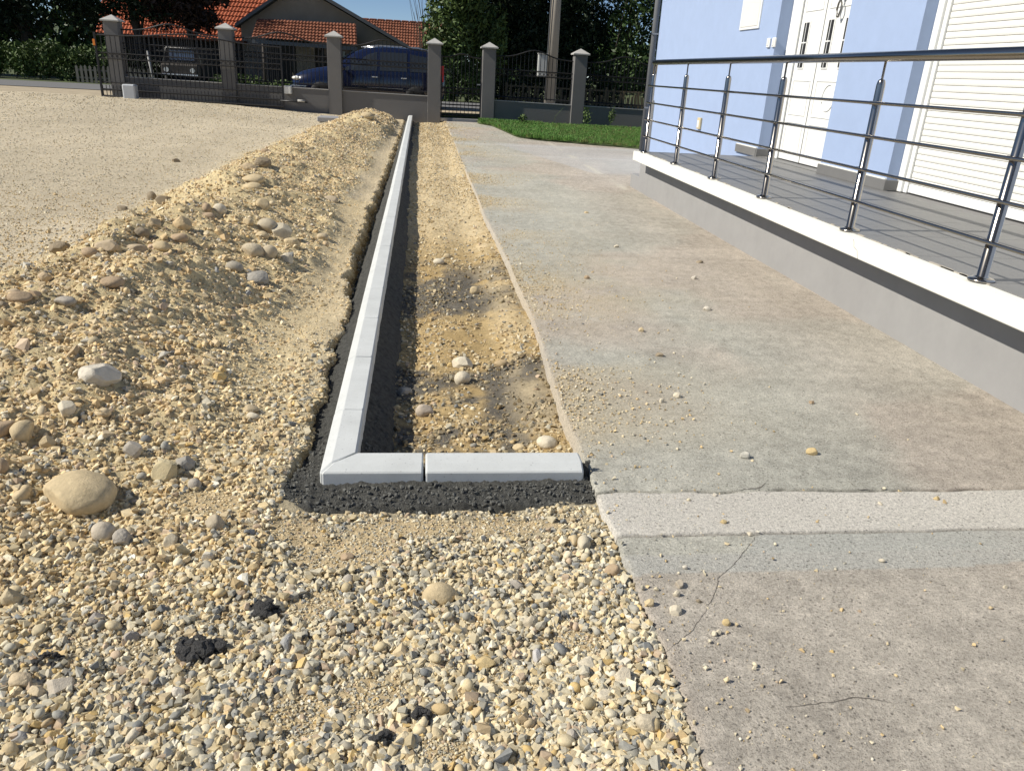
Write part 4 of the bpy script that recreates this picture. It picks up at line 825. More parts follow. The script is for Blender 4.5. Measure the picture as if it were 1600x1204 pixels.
# iron panels
def bar_mesh(r=.008):
    bm = bmesh.new(); box(bm, -r, r, -r, r, 0, 1); me = bpy.data.meshes.new('bar'); bm.to_mesh(me); bm.free(); me.materials.append(m_iron); return me
meB = bar_mesh()
def bell(t): return math.exp(-((t-.5)/.22)**2)
def iron_panel(x0, x1, y, zb, label, name='iron_fence_panel', cat='fence panel', arch=.22, lift=.08, sp=.115, frame=False, top=1.22, group=None):
    """zb(x): bottom line"""
    root = empty(name, ((x0+x1)/2, y, zb((x0+x1)/2)), label=label, cat=cat, group=group)
    n = max(3, int((x1-x0)/sp)); L = x1-x0
    tz = lambda t: zb(x0+L*t)+top+arch*bell(t)
    for k in range(n+1):
        t = (k+.0)/n; xk = x0+.02+(L-.04)*t; z0 = zb(xk)+lift; z1 = tz(t)
        o = link('bar', meB, None, root); o.location = Vector((xk, y, z0))-root.location; o.scale.z = z1-z0
    def rail(nm, zf, r=.016, st=2):
        pts = [(x0+L*q/st, y-.001, zf(q/st)) for q in range(st+1)]; bm = bmesh.new()
        tube(bm, pts, r, 4); P(bm_obj(nm, bm, m_iron, root), root)
    rail('bottom_rail', lambda t: zb(x0+L*t)+lift+.05)
    rail('middle_rail', lambda t: zb(x0+L*t)+lift+.66); rail('middle_rail', lambda t: zb(x0+L*t)+lift+.80)
    rail('top_rail', tz, .018, 18)
    bm = bmesh.new()
    for k in range(n):
        xk = x0+.02+(L-.04)*(k+.5)/n; zc = zb(xk)+lift+.73
        tube(bm, [(xk+.045*math.cos(a/8*6.283), y, zc+.045*math.sin(a/8*6.283)) for a in range(9)], .006, 4, cap=False)
    P(bm_obj('ring_band', bm, m_iron, root), root)
    return root
for a, b, lb in ((0, 1, 'black iron fence panel on the wall between the first two pillars from the left'), (1, 2, 'black iron fence panel on the wall between the second and third pillar'), (2, 3, 'black iron fence panel in front of the blue car'), (4, 5, 'black iron fence panel in front of the utility pole'), (5, 6, 'black iron fence panel at the right end by the blue house')):
    iron_panel(PX[a]+.2, PX[b]-.2, FY+.12, topz, lb)
ped = iron_panel(.455, 1.625, FY+.1, lambda x: .06, 'narrow black iron pedestrian gate between two pillars', 'pedestrian_gate', 'gate', .1, .05, .11, top=1.68)
P(bx('gate_frame', m_iron, ped, .445, .475, FY+.08, FY+.12, .08, 1.8), ped); P(bx('gate_frame', m_iron, ped, 1.6, 1.63, FY+.08, FY+.12, .08, 1.8), ped)
P(tb('lower_rail', m_iron, ped, [(.46, FY+.1, .45), (1.62, FY+.1, .45)], .018, 4, False), ped)
P(bx('lever', m_box, ped, 1.50, 1.60, FY+.05, FY+.08, 1.02, 1.05), ped)
bx('gate_threshold', m_cap, None, .44, 1.64, FY-.02, FY+.25, -.02, .075, .004, label='concrete threshold under the pedestrian gate', cat='threshold')
# sliding gate standing open in front of the wall
gz = lambda x: .24-.012*(x+6)
GY = FY-.18
sg = iron_panel(-8.93, -4.02, GY, gz, 'long black sliding gate of iron bars pushed open in front of the wall', 'sliding_gate', 'gate', .16, .28, .125, top=1.52)
P(bx('gate_frame', m_iron, sg, -8.96, -8.91, GY-.02, GY+.02, .10, 1.86), sg); P(bx('gate_frame', m_iron, sg, -4.05, -4.00, GY-.02, GY+.02, .02, 1.78), sg)
for dz, r_ in ((.02, .03), (.20, .022)):
    bm = bmesh.new(); tube(bm, [(-8.93, GY-.002, gz(-8.93)+dz-.06), (-4.02, GY-.002, gz(-4.02)+dz-.06)], r_, 4); P(bm_obj('lower_beam', bm, m_iron, sg), sg)
for k in range(52):
    xk = -8.9+k*.094; o = link('short_bar', meB, None, sg); o.location = Vector((xk, GY, gz(xk)-.05))-sg.location; o.scale.z = .30
bx('gate_track', m_cap, None, -9.1, -4.6, GY-.14, GY+.1, -.05, .115, .004, label='low concrete track under the open sliding gate', cat='track').rotation_euler = (0, 0, 0)
gm = bx('gate_motor', mat('motor_cover', (.50, .52, .54), .45), None, -8.25, -7.92, GY-.42, GY-.12, .12, .58, .03, label='light grey gate motor box at the left end of the sliding gate', cat='gate motor')
bx('motor_base', m_dark, gm, -8.28, -7.90, GY-.44, GY-.10, .07, .12, .004)
wb = bx('junction_box', m_white, None, -4.0, -3.80, GY-.0, FY-.0+.039, .53, .74, .006, label='small white junction box on the wall at the right end of the sliding gate', cat='junction box')
bx('lid', m_shut, wb, -3.98, -3.82, GY-.006, GY-.0005, .55, .72, .003)
gr = tb('gate_guide_rail', m_iron, None, [(-4.1, GY-.05, .34), (-3.35, GY-.05, .325)], .022, 8, label='dark guide rail with a pale end sticking out past the sliding gate', cat='rail')
tb('rail_end', m_cap, gr, [(-3.62, GY-.05, .36), (-3.42, GY-.05, .352)], .035, 8)
rf = bx('reflector', mat('orange_reflector', (.75, .22, .02), .3), None, -8.99, -8.93, GY-.03, GY-.021, 1.52, 1.68, .003, label='orange reflector on the top left corner of the sliding gate', cat='reflector')
# grey inspection cover
bx('meter_cover', mat('cover_grey', (.30, .30, .31), .8, var=.1), None, -2.62, -2.05, 20.2, 20.9, .06, .17, .01, label='flat grey concrete cover lying on the gravel behind the heap', cat='cover')

# ------------------------------------------------------------ blue car behind the fence
car = empty('parked_car', (-1.74, 26.35, .235), label='dark blue people carrier parked behind the fence facing left', cat='car')
ST = [  # x, half width, z bottom, z belt, z roof, roof half width   (front at -x)
 (-2.30, .62, .30, .62, .66, .55), (-2.24, .74, .24, .72, .78, .62), (-2.0, .84, .22, .80, .90, .68), (-1.6, .88, .22, .88, 1.00, .72), (-1.15, .90, .22, .93, 1.08, .72),
 (-1.0, .90, .22, .95, 1.13, .72), (-.45, .91, .22, .96, 1.50, .66), (-.1, .91, .22, .97, 1.64, .64), (.5, .91, .22, .98, 1.70, .64), (1.2, .91, .22, .99, 1.69, .64), (1.9, .89, .22, 1.0, 1.62, .62), (2.2, .86, .26, 1.0, 1.48, .60), (2.32, .80, .32, .98, 1.10, .62)]
bm = bmesh.new(); rings = []
for x_, hw, zb_, zl_, zr_, rw in ST:
    half = [(hw*.86, zb_), (hw*.97, zb_+.10), (hw, (zb_+zl_)/2), (hw*.985, zl_), (rw+.03, zr_-.09), (rw-.06, zr_-.01), (rw*.4, zr_+.012)]
    pts = [(-a, b) for a, b in half]+[(a, b) for a, b in reversed(half)]
    rings.append([bm.verts.new((x_, a, b)) for a, b in pts])
for A, B in zip(rings, rings[1:]):
    for k in range(14): bm.faces.new((A[k], A[(k+1) % 14], B[(k+1) % 14], B[k]))
bm.faces.new(rings[0]); bm.faces.new(rings[-1][::-1]); bmesh.ops.recalc_face_normals(bm, faces=bm.faces)
body = bm_obj('body', bm, m_carp, car, smooth=True)
def side_pt(x_, f):   # point on the near greenhouse side between belt(0) and roof(1)
    X_ = [s[0] for s in ST]; g = lambda i: float(np.interp(x_, X_, [s[i] for s in ST]))
    y0, z0, y1, z1 = g(1)*.985, g(3), g(5)+.03, g(4)-.09
    return Vector((x_, -(y0+(y1-y0)*f)-.008, z0+(z1-z0)*f))
def side_win(xa, xb, fa=.1, fb=.92, xa2=None, xb2=None):
    bm = bmesh.new(); vs = [side_pt(xa, fa), side_pt(xb, fa), side_pt(xb2 if xb2 is not None else xb, fb), side_pt(xa2 if xa2 is not None else xa, fb)]
    poly_prism(bm, vs, (0, .004, 0)); bm_obj('window', bm, m_glass, car)
side_win(-.95, -.55, .12, .8, -.72, -.55); side_win(-.50, .28, .08, .93); side_win(.36, 1.18, .08, .93); side_win(1.26, 1.98, .08, .9)
bm = bmesh.new(); poly_prism(bm, [(-1.04, -.66, 1.12), (-1.04, .66, 1.12), (-.42, .58, 1.53), (-.42, -.58, 1.53)], (-.02, 0, .03)); bm_obj('windscreen', bm, m_glass, car)
def wheel(x_, yv):
    wr = empty('wheel'); wr.parent = car; wr.location = (x_, yv, .31)
    bm = bmesh.new(); lathe(bm, [(.20, -.1), (.29, -.1), (.315, -.07), (.315, .07), (.29, .1), (.20, .1)], (0, 0, 0), 24); bmesh.ops.rotate(bm, verts=bm.verts, matrix=Matrix.Rotation(R(90), 3, 'X')); bm_obj('tyre', bm, m_tyre, wr, smooth=True)
    bm = bmesh.new(); lathe(bm, [(.05, -.105), (.2, -.105), (.205, -.09), (.19, .06), (.05, .06)], (0, 0, 0), 20)
    for q in range(7): 
        a = q*6.283/7; box(bm, .06, .19, -.012, .012, .06, .10); 
        vs = list(bm.verts)[-8:]; bmesh.ops.rotate(bm, verts=vs, matrix=Matrix.Rotation(a, 3, 'Z'))
    bmesh.ops.rotate(bm, verts=bm.verts, matrix=Matrix.Rotation(R(90), 3, 'X')); bm_obj('rim', bm, m_chrome, wr)
    bm = bmesh.new(); lathe(bm, [(.34, 0), (.365, 0), (.365, .01), (.34, .01)], (0, 0, 0), 24); bmesh.ops.rotate(bm, verts=bm.verts, matrix=Matrix.Rotation(R(90), 3, 'X')); bm_obj('arch', bm, m_dark, wr)
for x_ in (-1.42, 1.42):
    for yv in (-.83, .83): wheel(x_, yv)
bm = bmesh.new(); bmesh.ops.create_uvsphere(bm, u_segments=14, v_segments=10, radius=1); bmesh.ops.scale(bm, vec=(.19, .12, .07), verts=bm.verts); hl = bm_obj('headlight', bm, m_lamp, car, smooth=True); hl.location = (-2.10, -.70, .70)
o = hl.copy(); COL.objects.link(o); o.parent = car; o.location = (-2.10, .70, .70)
bx('bumper', m_carp, car, -2.38, -2.18, -.70, .70, .27, .50, .04); bx('number_panel', m_white, car, -2.40, -2.381, -.26, .26, .36, .47); bx('bumper_strip', m_chrome, car, -2.3, -1.85, -.872, -.852, .47, .50)
bx('side_strip', m_barge, car, -.95, 1.05, -.93, -.905, .50, .545, .005)
bm = bmesh.new(); bmesh.ops.create_uvsphere(bm, u_segments=10, v_segments=8, radius=1); bmesh.ops.scale(bm, vec=(.09, .11, .075), verts=bm.verts); o = bm_obj('mirror', bm, m_carp, car, smooth=True); o.location = (-.74, -1.00, 1.05)
for x_ in (.12, 1.0): bx('door_handle', m_chrome, car, x_, x_+.17, -.935, -.905, .83, .86, .006)
for x_ in (-.98, .32, 1.22): bx('door_seam', m_dark, car, x_, x_+.012, -.918, -.905, .30, .97)
for yv in (-.60, .60): tb('roof_rail', m_chrome, car, [(-.2, yv, 1.66), (.3, yv, 1.735), (1.5, yv, 1.73), (1.85, yv, 1.66)], .015, 6)
bx('tail_lamp', mat('red_lamp', (.35, .01, .01), .3), car, 2.2, 2.30, -.85, -.74, .80, 1.25, .01)

# ------------------------------------------------------------ dark vehicle seen head-on behind the gate
van = empty('parked_van', (-9.35, 33.4, .26), label='dark old van seen head-on behind the fence, blue sky reflection painted into its windscreen', cat='van')
bm = bmesh.new(); poly_prism(bm, [(-.72, 0, .35), (.72, 0, .35), (.74, 0, .9), (.60, 0, 1.36), (.5, 0, 1.42), (-.5, 0, 1.42), (-.60, 0, 1.36), (-.74, 0, .9)], (0, 2.6, 0)); bm_obj('body', bm, m_wood, van)
bx('bonnet', m_wood, van, -.7, .7, -.5, -.003, .38, .82, .06); bx('windscreen', mat('sky_tinted_glass', (.05, .09, .2), .1, spec=1.), van, -.46, .46, -.012, -.002, .95, 1.30);  # sky reflection put into the blue base colour of the windscreen
tb('roof_edge', m_cap, van, [(-.70, -.02, .9), (-.57, -.02, 1.38), (.57, -.02, 1.38), (.70, -.02, .9)], .022, 6)
for x_ in (-.48, .48): tb('headlight', m_lamp, van, [(x_, -.53, .60), (x_, -.50, .60)], .09, 12)
bx('bumper', m_chrome, van, -.68, .68, -.6, -.51, .38, .46, .01)
for x_ in (-.6, .6): tb('wheel', m_tyre, van, [(x_-.08, 0.1, .22), (x_+.08, 0.1, .22)], .26, 16)

# ------------------------------------------------------------ houses across the road
def tiled_roof(name, p00, p10, p01, p11, m, parent, rows, cols):
    """corrugated, stepped tile field from eave corners p00-p10 to ridge corners p01-p11"""
    p00, p10, p01, p11 = map(Vector, (p00, p10, p01, p11)); nrm = (p10-p00).cross(p01-p00).normalized()
    if nrm.z < 0: nrm = -nrm
    verts = []; faces = []; nx = cols*2
    for r_ in range(rows):
        for (v, lift) in ((r_/rows, .045), ((r_+1.0)/rows, .0)):
            for c_ in range(nx+1):
                u = c_/nx; p = (p00.lerp(p10, u)).lerp(p01.lerp(p11, u), v); verts.append(p+nrm*(lift+(.035 if c_ % 2 else 0)+random.uniform(-.004, .004)))
        b = r_*2*(nx+1)
        for c_ in range(nx): faces.append((b+c_, b+c_+1, b+nx+1+c_+1, b+nx+1+c_))
        if r_:
            a = b-(nx+1)
            for c_ in range(nx): faces.append((a+c_, a+c_+1, b+c_+1, b+c_))
    me = bpy.data.meshes.new(name); me.from_pydata([tuple(v) for v in verts], [], faces); me.update()
    return link(name, me, m, parent, kind='stuff')
def rooth(name, loc, **k): return empty(name, loc, **k)
# house A: big red roof at the left
hA = empty('village_house', (0, 0, 0), label='house with a bright orange red tiled roof half hidden by dark trees at the left', cat='house')
tiled_roof('roof_tiles', (-15.6, 42, 2.15), (-7.9, 42, 2.15), (-15.6, 45.6, 6.2), (-6.2, 45.6, 6.2), m_rtile, hA, 18, 50)
bx('wall', m_plaster, hA, -15.3, -8.1, 42.35, 49, .2, 2.2)
tiled_roof('roof_tiles', (-15.6, 49.2, 2.15), (-6.2, 49.2, 2.15), (-15.6, 45.6, 6.2), (-6.2, 45.6, 6.2), m_rtile, hA, 4, 10)
bx('ridge', m_rtile2, hA, -15.6, -6.2, 45.5, 45.7, 6.18, 6.32, .03)
for k in range(3): bx('window', m_glass, hA, -14.5+k*2.2, -13.6+k*2.2, 42.33, 42.349, 1.0, 1.9)
# house B: gable front
hB = empty('village_house', (0, 0, 0), label='house with a grey brown gable end and dark bargeboards above a red tiled lean-to', cat='house')
ap = aty(467, -24, 38); bl_ = aty(376, 40, 38); br_ = aty(640, 76, 38); brm = aty(560, 30, 38)
bm = bmesh.new(); poly_prism(bm, [(bl_.x, 38, .2), (br_.x-.2, 38, .2), (br_.x-.2, 38, br_.z), (ap.x, 38, ap.z-.05), (bl_.x, 38, bl_.z)], (0, 6, 0)); bm_obj('wall', bm, m_plaster, hB)
def board(a, b, wdt, name='bargeboard', m=m_barge, yd=-.45, dep=6.6):
    bm = bmesh.new(); a = Vector(a); b = Vector(b); poly_prism(bm, [(a.x, 38+yd, a.z), (b.x, 38+yd, b.z), (b.x, 38+yd, b.z+wdt), (a.x, 38+yd, a.z+wdt)], (0, dep, 0)); return bm_obj(name, bm, m, hB)
board((bl_.x-.15, 0, bl_.z-.10), (ap.x, 0, ap.z), .15); board((ap.x, 0, ap.z), (br_.x, 0, br_.z-.05), .15)
lt = [aty(402, 30, 36.8), aty(556, 38, 36.8), aty(393, 60, 35.6), aty(558, 72, 35.6)]
tiled_roof('lean_to_tiles', lt[2], lt[3], lt[0], lt[1], m_rtile2, hB, 7, 30)
bm = bmesh.new(); poly_prism(bm, [lt[2]+Vector((0, 0, -.04)), lt[3]+Vector((0, 0, -.04)), lt[3]+Vector((0, 0, -.18)), lt[2]+Vector((0, 0, -.18))], (0, .06, 0)); bm_obj('gutter', bm, m_barge, hB)
bx('porch_wall', m_wood, hB, lt[2].x+.3, lt[3].x-.2, 37.2, 37.9, .2, 2.6)
for k in range(4): tb('porch_post', m_wood, hB, [(lt[2].x+.4+k*1.2, 35.9, .25), (lt[2].x+.4+k*1.2, 35.9, 2.1)], .07, 8)
bx('door', m_plaster, hB, -5.6, -4.8, 37.15, 37.19, .25, 2.1); bx('window', m_glass, hB, -4.3, -3.5, 37.15, 37.19, 1.1, 1.9)
# house C: long low roof at the right
hC = empty('village_house', (0, 0, 0), label='long low house with a weathered tiled roof, right of the gable house', cat='house')
tiled_roof('roof_tiles', (-4.2, 43, 2.35), (1.6, 43, 2.30), (-4.2, 45.2, 3.62), (1.6, 45.2, 3.58), m_rtile2, hC, 9, 40)
tiled_roof('roof_tiles', (-4.2, 47.4, 2.35), (1.6, 47.4, 2.30), (-4.2, 45.2, 3.62), (1.6, 45.2, 3.58), m_rtile2, hC, 4, 8)
bx('wall', m_beige, hC, -4.0, 1.4, 43.3, 47.2, .2, 2.4)
for k in range(14): bx('ridge_tile', m_rtile2, hC, -4.2+k*.415, -3.8+k*.415, 45.1, 45.3, 3.58, 3.68, .03)
bx('window', m_glass, hC, -2.6, -1.8, 43.28, 43.299, 1.1, 1.9)
# dark shed
shd = empty('shed', (0, 0, 0), label='dark open wooden shed in the shade behind the gate', cat='shed')
bx('wall', m_wood, shd, -13.5, -8.0, 38, 39, .2, 2.0); bx('roof', m_rtile2, shd, -13.7, -7.8, 37.2, 39.2, 2.02, 2.1)
for k in range(4): tb('post', m_wood, shd, [(-13.3+k*1.75, 37.4, .25), (-13.3+k*1.75, 37.4, 2.02)], .07, 8)
tb('marker_post', m_cap, None, [(-10.0, 31.9, .2), (-10.15, 31.9, 1.5)], .045, 8, label='pale slim post beside the dark van', cat='post')
# picket fences across the road
m_reed = mat('brown_reed', (.12, .095, .055), rough=.95, var=.4, vscale=3)
def pickets(x0, x1, y, h, label, m_picket=m_picket, ir=0.):
    f = empty('picket_fence', ((x0+x1)/2, y, .25), label=label, cat='fence'); me = None; n = int((x1-x0)/.16)
    for k in range(n):
        if me is None:
            bm = bmesh.new(); v = [(-.045, 0), (.045, 0), (.045, h-.06), (0, h), (-.045, h-.06)]; poly_prism(bm, [(a, 0, b) for a, b in v], (0, .02, 0)); me = bpy.data.meshes.new('picket'); bm.to_mesh(me); bm.free(); me.materials.append(m_picket)
        o = link('picket', me, None, f); o.location = (x0+k*.16-(x0+x1)/2, 0, random.uniform(-.02, .02)); o.rotation_euler = (0, random.uniform(-.03, .03)*(1+4*ir), 0); o.scale.z = 1-ir*random.random()
    for z in (.15, h-.2): P(bx('rail', m_picket, f, x0, x1, y+.022, y+.05, .25+z, .25+z+.06), f)
pickets(-12.9, -9.9, 32.4, .62, 'low weathered picket fence across the road, left of the pale post')
pickets(3.2, 9.6, 32.6, .85, 'ragged brown reed fence across the road, behind the utility pole', m_reed, .5)
# utility pole
up_ = empty('utility_pole', (4.42, 29, .2), label='tall pale concrete utility pole beyond the fence', cat='pole')
tb('shaft', m_pole, up_, [(0, 0, 0), (0, 0, 8)], .21, 16, r2=.13); tb('cable_conduit', m_barge, up_, [(-.2, -.14, .4), (-.17, -.12, 7.5)], .025, 6)
mb = bx('meter_box', m_box, None, 3.88, 4.19, 28.66, 28.84, 1.32, 2.06, .01, label='pale grey meter box mounted on the utility pole', cat='meter box'); mb.data.materials[0] = mat('meter_box_paint', (.50, .51, .48), .5)
bx('box_door', mb.data.materials[0], mb, 3.90, 4.17, 28.645, 28.659, 1.36, 2.02, .004); bx('box_roof', m_cap, mb, 3.86, 4.21, 28.62, 28.86, 2.063, 2.09)

# ------------------------------------------------------------ trees and plants
def leaf_mesh(name, blobs, n, size, seed=0, flat=.6, droop=0.):
    r_ = np.random.default_rng(seed); b = np.array(blobs, float); vol = b[:, 3]*b[:, 4]*b[:, 5]; idx = r_.choice(len(b), n, p=vol/vol.sum())
    d = r_.normal(size=(n, 3)); d /= np.linalg.norm(d, axis=1)[:, None]; rad = r_.random(n)**(.42)
    lump = 1+.35*(vn(d[:, 0]*2.6+idx*3.1, d[:, 2]*2.6+d[:, 1]*2, seed)-.5)*2
    c = b[idx, :3]+d*b[idx, 3:6]*(rad*lump)[:, None]
    t = r_.normal(size=(n, 3)); t[:, 2] -= droop; t /= np.linalg.norm(t, axis=1)[:, None]; q = np.cross(t, r_.normal(size=(n, 3))); q /= np.linalg.norm(q, axis=1)[:, None]
    s = size*r_.uniform(.6, 1.4, n)[:, None]
    V = np.stack([c-t*s, c+q*s*.38, c+t*s, c-q*s*.38], 1).reshape(-1, 3)
    me = bpy.data.meshes.new(name); me.vertices.add(4*n); me.vertices.foreach_set('co', V.astype(np.float32).ravel())
    me.loops.add(4*n); me.loops.foreach_set('vertex_index', np.arange(4*n, dtype=np.int32)); me.polygons.add(n); me.polygons.foreach_set('loop_start', np.arange(0, 4*n, 4, dtype=np.int32)); me.update(calc_edges=True)
    return me
def tree(x, y, h, blobs, n, size, lm, label, trunk_r=.16, name='tree', cat='tree', seed=1, limbs=5, group=None):
    root = empty(name, (x, y, .25), label=label, cat=cat, group=group); r_ = random.Random(seed)
    bm = bmesh.new(); pts = [(r_.uniform(-.1, .1)*i, r_.uniform(-.1, .1)*i, h*i/4) for i in range(5)]; tube(bm, pts, trunk_r, 9, r2=trunk_r*.3); 
    for k in range(limbs):
        b = blobs[k % len(blobs)]; s_ = Vector(pts[1+k % 3]); e = Vector((b[0]+r_.uniform(-.5, .5)*b[3], b[1]+r_.uniform(-.5, .5)*b[4], b[2]+r_.uniform(0, .5)*b[5])); mid = s_.lerp(e, .5)+Vector((0, 0, .2)); tube(bm, [s_, mid, e], trunk_r*.4, 6, r2=.02)
    bm_obj('trunk', bm, m_bark, root, smooth=True)
    link('crown', leaf_mesh('crown', blobs, n, size, seed), lm, root)
    return root
tree(-16.6, 37, 6.5, [(0, 0, 4.2, 2.6, 2.2, 2.3), (-2, .5, 3.6, 2, 2, 1.6), (1.6, 0, 5.4, 1.9, 1.8, 1.6), (-1, 0, 2.3, 2.3, 1.5, 1.1)], 22500, .10, m_leafd, 'big dark tree at the far left above the hedge', .25, seed=11)
tree(-12.2, 37.5, 6.5, [(0, 0, 4.6, 2.5, 2., 2.0), (1.3, -.5, 4.0, 1.7, 1.5, 1.1), (-1.9, 0, 3.0, 1.3, 1.4, 1.2), (.6, -.6, 3.0, 1.3, .8, .8), (.2, 0, 5.9, 2, 1.8, 1.4)], 22500, .10, m_leafd, 'dark tree behind the leftmost fence pillar', .22, seed=12)
tree(-10.1, 37.6, 6.5, [(0, 0, 4.6, 1.7, 1.3, 1.5), (-.4, -.4, 3.2, 1.35, 1.0, 1.0), (1.2, 0, 4.2, .9, 1.0, .9), (.7, -.3, 2.6, .7, .7, .5)], 15000, .12, m_leafr, 'dark reddish leaved tree hanging over the orange roof', .18, seed=13)
tree(-20.5, 36, 6, [(0, 0, 3.6, 2.6, 2., 2.5), (0, 0, 5.2, 2, 2, 1.6)], 10500, .12, m_leafd, 'dark tree at the left picture edge', .2, seed=14)
tree(1.1, 32.5, 6, [(0, 0, 3.0, 1.25, 1.2, 1.6), (.4, 0, 4.6, 1.5, 1.3, 1.3), (-.5, -.2, 1.9, .7, .8, .8), (1.2, .3, 2.2, .9, .8, 1.4)], 13500, .10, m_leafl, 'lighter green tree standing right of the low tiled house', .07, seed=15)
tree(3.3, 35, 7, [(0, 0, 4.2, 1.9, 1.7, 2.4), (.8, -.3, 2.4, 1.6, 1.2, 1.4), (-1, 0, 2.6, 1.2, 1.2, 1.4)], 19500, .10, m_leafd, 'dense dark tree left behind the utility pole', .2, seed=16)
tree(6.0, 35.5, 7, [(0, 0, 4.0, 1.9, 1.7, 2.6), (-.2, -.4, 2.0, 1.8, 1.2, 1.2), (1.2, 0, 2.6, 1.1, 1.2, 1.3)], 19500, .10, m_leafd, 'dense dark tree right behind the utility pole', .2, seed=17)
tree(8.4, 34.5, 7, [(0, 0, 3.4, 1.1, 1.0, 1.3), (.5, 0, 4.9, 1.2, 1.0, 1.4), (-.3, -.3, 1.6, 1.4, 1., 1.1), (1.4, 0, 3.8, .9, .8, 1.2)], 6300, .10, m_leaf, 'thin airy tree with sky showing through beside the blue house', .09, seed=18, limbs=9)
tree(10.6, 33.5, 6, [(0, 0, 2.6, 1.4, 1.2, 2.2)], 7500, .10, m_leafd, 'dark tree partly hidden by the blue house', .14, seed=19)
# shrubs
def shrub(x, y, blobs, n, size, lm, label, seed, cat='shrub', name='shrub', group=None):
    root = empty(name, (x, y, .25), label=label, cat=cat, group=group); bm = bmesh.new(); r_ = random.Random(seed)
    for k in range(6): b = blobs[k % len(blobs)]; tube(bm, [(b[0]*.6+r_.uniform(-.2, .2), 0, 0), (b[0]+r_.uniform(-.3, .3)*b[3], b[1], b[2]+b[5]*.4)], .02, 5, r2=.006)
    bm_obj('stem', bm, m_bark, root); link('foliage', leaf_mesh('foliage', blobs, n, size, seed), lm, root); return root
hd = shrub(-15.5, 33.4, [(-4+i*1.05, 0, .62+.06*(i % 3), .8, .55, .62+.05*((i*7) % 4)) for i in range(8)], 17000, .075, m_leafl, 'broad light green hedge across the road at the left', 31, 'hedge', 'hedge')
shrub(-11.4, 34.6, [(-.9, 0, .7, .8, .5, .7), (.3, 0, .5, .8, .5, .5)], 3500, .08, m_leafd, 'dark shrub at the right end of the hedge', 32)
shrub(1.2, 29.2+2.8, [(-.4, 0, .5, .6, .4, .6), (.5, 0, .8, .5, .4, .8), (0, 0, 1.5, .5, .4, .5)], 4200, .07, m_leaf, 'leafy green shrub seen through the pedestrian gate', 33)
shrub(4.2, 34.0, [(-1.5, 0, .6, 1.0, .5, .8), (0, 0, .5, 1.1, .5, .8), (1.7, 0, .7, 1., .5, .8), (3.2, 0, .6, 1., .5, .8)], 6500, .08, m_leafd, 'dark shrubs behind the utility pole', 34)
shrub(-5.2, 33.2, [(-2, 0, .25, 1.2, .4, .3), (0, 0, .2, 1.1, .4, .25), (1.5, 0, .3, 1, .4, .35)], 4200, .07, m_leafl, 'low sunlit bushes behind the fence left of the blue car', 35)
# bare twiggy bush in front of the sky
tw = empty('bare_bush', (.15, 42, .3), label='bare twiggy bush against the sky above the low roof', cat='bush'); bm = bmesh.new(); r_ = random.Random(5)
for k in range(34):
    a = r_.uniform(-.55, .55); b = r_.uniform(-.3, .3); hh = r_.uniform(3.6, 5.6); p0 = Vector((a*.4, b, .4)); p1 = Vector((a*hh*.42, b*2, hh)); tube(bm, [p0, p0.lerp(p1, .5)+Vector((r_.uniform(-.15, .15), 0, .1)), p1], .022, 4, r2=.006)
bm_obj('twigs', bm, m_bark, tw)
# far wood closing the horizon
bl2 = [(-44+i*4.2+random.uniform(-1, 1), 66+random.uniform(-3, 3), 2.2, 3.2, 2, 2.6+random.uniform(-.6, 1.0)) for i in range(24)]
link('wood', leaf_mesh('wood', [b for b in bl2 if not (-10 < b[0] < 3)]+[(b[0], b[1]+10, 1.3, 3, 2, 1.6) for b in bl2 if -10 < b[0] < 3], 26000, .42, 50), m_leaf, label='distant belt of trees behind the village houses', cat='wood', kind='stuff')

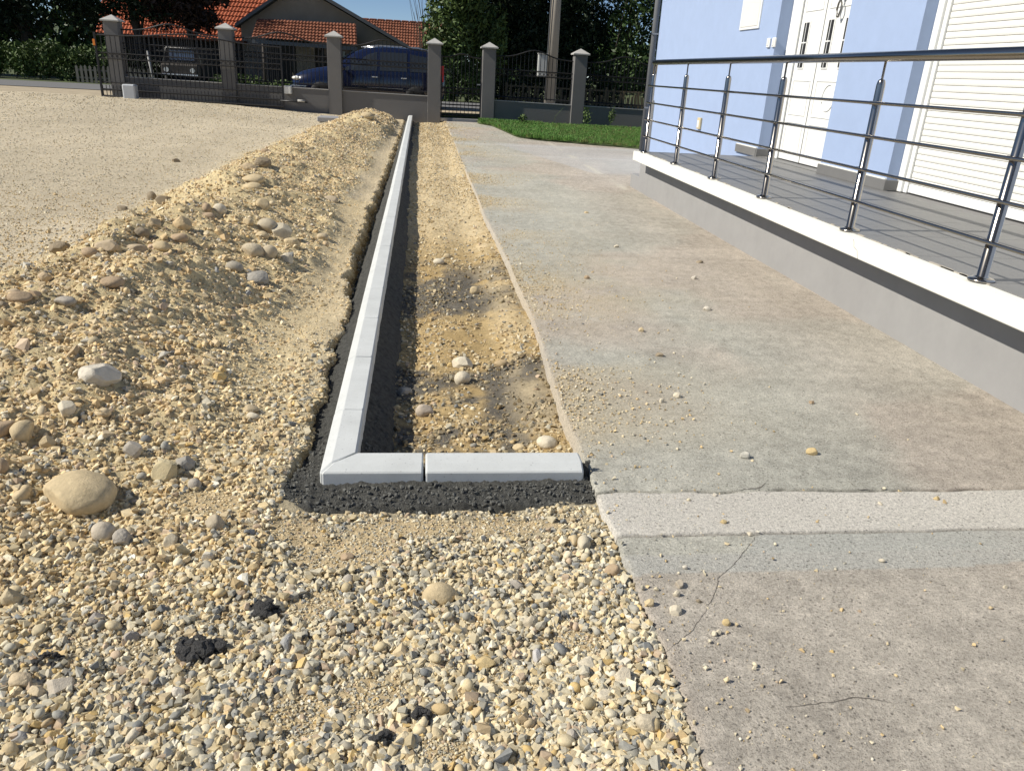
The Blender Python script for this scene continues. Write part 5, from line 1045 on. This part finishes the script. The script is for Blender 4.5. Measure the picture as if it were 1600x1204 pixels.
# ------------------------------------------------------------ lawn
def lawn_edge(x): return np.interp(x, [1.2, 1.85, 2.15, 2.6, 3.3, 4.6, 7], [24, 22.5, 18.9, 18.2, 17.9, 17.2, 17.0])
gx = np.linspace(1.5, 7.6, 100); gt = np.linspace(0, 1, 60); GX, GT = np.meshgrid(gx, gt); GE = lawn_edge(GX)+.08*fbm(GX, GX*0, 3, 3, 500); GYY = GE+(24.1-GE)*GT
link('lawn', grid_mesh('lawn', GX, GYY, .012+.05*ss(GT, 0, .15)+.02*fbm(GX, GYY, 2, 3, 501)), m_lawn, kind='structure')
bl_m = []
for s_ in range(4):
    r_ = random.Random(s_+70); bm = bmesh.new()
    for k in range(16):
        a = r_.uniform(0, 6.28); lean = r_.uniform(.1, .9); wd = .05; c0 = Vector((r_.uniform(-.5, .5), r_.uniform(-.5, .5), 0)); d_ = Vector((math.cos(a), math.sin(a), 0)); q = Vector((-d_.y, d_.x, 0))*wd; hh = r_.uniform(.6, 1.2)
        v = [bm.verts.new(c0-q), bm.verts.new(c0+q), bm.verts.new(c0+d_*lean*.4+q*.7+Vector((0, 0, hh*.6))), bm.verts.new(c0+d_*lean*.4-q*.7+Vector((0, 0, hh*.6))), bm.verts.new(c0+d_*lean+Vector((0, 0, hh)))]
        bm.faces.new((v[0], v[1], v[2], v[3])); bm.faces.new((v[3], v[2], v[4]))
    me = bpy.data.meshes.new('tuft_kind'); bm.to_mesh(me); bm.free(); bl_m.append(me)
n = 15000; x = rng.uniform(1.6, 7.2, n); e = lawn_edge(x)-.03; y = e+(24.0-e)*rng.random(n); hh = np.where((x < 3.4)&(fbm(x, y, .8, 2, 9) > -.25), rng.uniform(.05, .10, n), rng.uniform(.03, .07, n))
lush = (hh > .055)[:, None]; cg = np.where(lush, np.array([.11, .235, .045]), np.array([.135, .20, .05]))*rng.uniform(.6, 1.4, (n, 1))
dry = rng.random(n) < .08; cg[dry] = np.array([.25, .22, .09])
instancer('grass', np.stack([x, y, np.full(n, .045)], -1), np.stack([np.zeros(n), np.zeros(n), rng.uniform(0, 6.3, n)], -1), np.stack([hh*.9, hh*.9, hh], -1), rng.integers(0, 4, n), cg, bl_m, m_grass, label='green grass growing in front of the grey wall', cat='grass', kind='stuff')
# weeds by the wall
for i, (wx_, wy_, hh_, lb) in enumerate([(4.62, 23.3, .55, 'tall yellowish weed in front of the wall, left one'), (5.4, 23.4, .6, 'tall leafy weed in front of the wall, right one'), (2.75, 23.2, .25, 'broad leaved weed at the left end of the lawn'), (3.75, 23.5, .5, 'thin leaning dry stalk against the wall')]):
    wd = empty('weed', (wx_, wy_, .05), label=lb, cat='weed'); bm = bmesh.new(); tube(bm, [(0, 0, 0), (.03, 0, hh_*.5), (.1 if i != 3 else .25, 0, hh_)], .008, 5, r2=.004); bm_obj('stem', bm, m_leafl, wd)
    if i != 3: link('leaves', leaf_mesh('leaves', [(.04, 0, hh_*.6, .13, .12, hh_*.45)], 90, .045, i), m_leafl, wd)
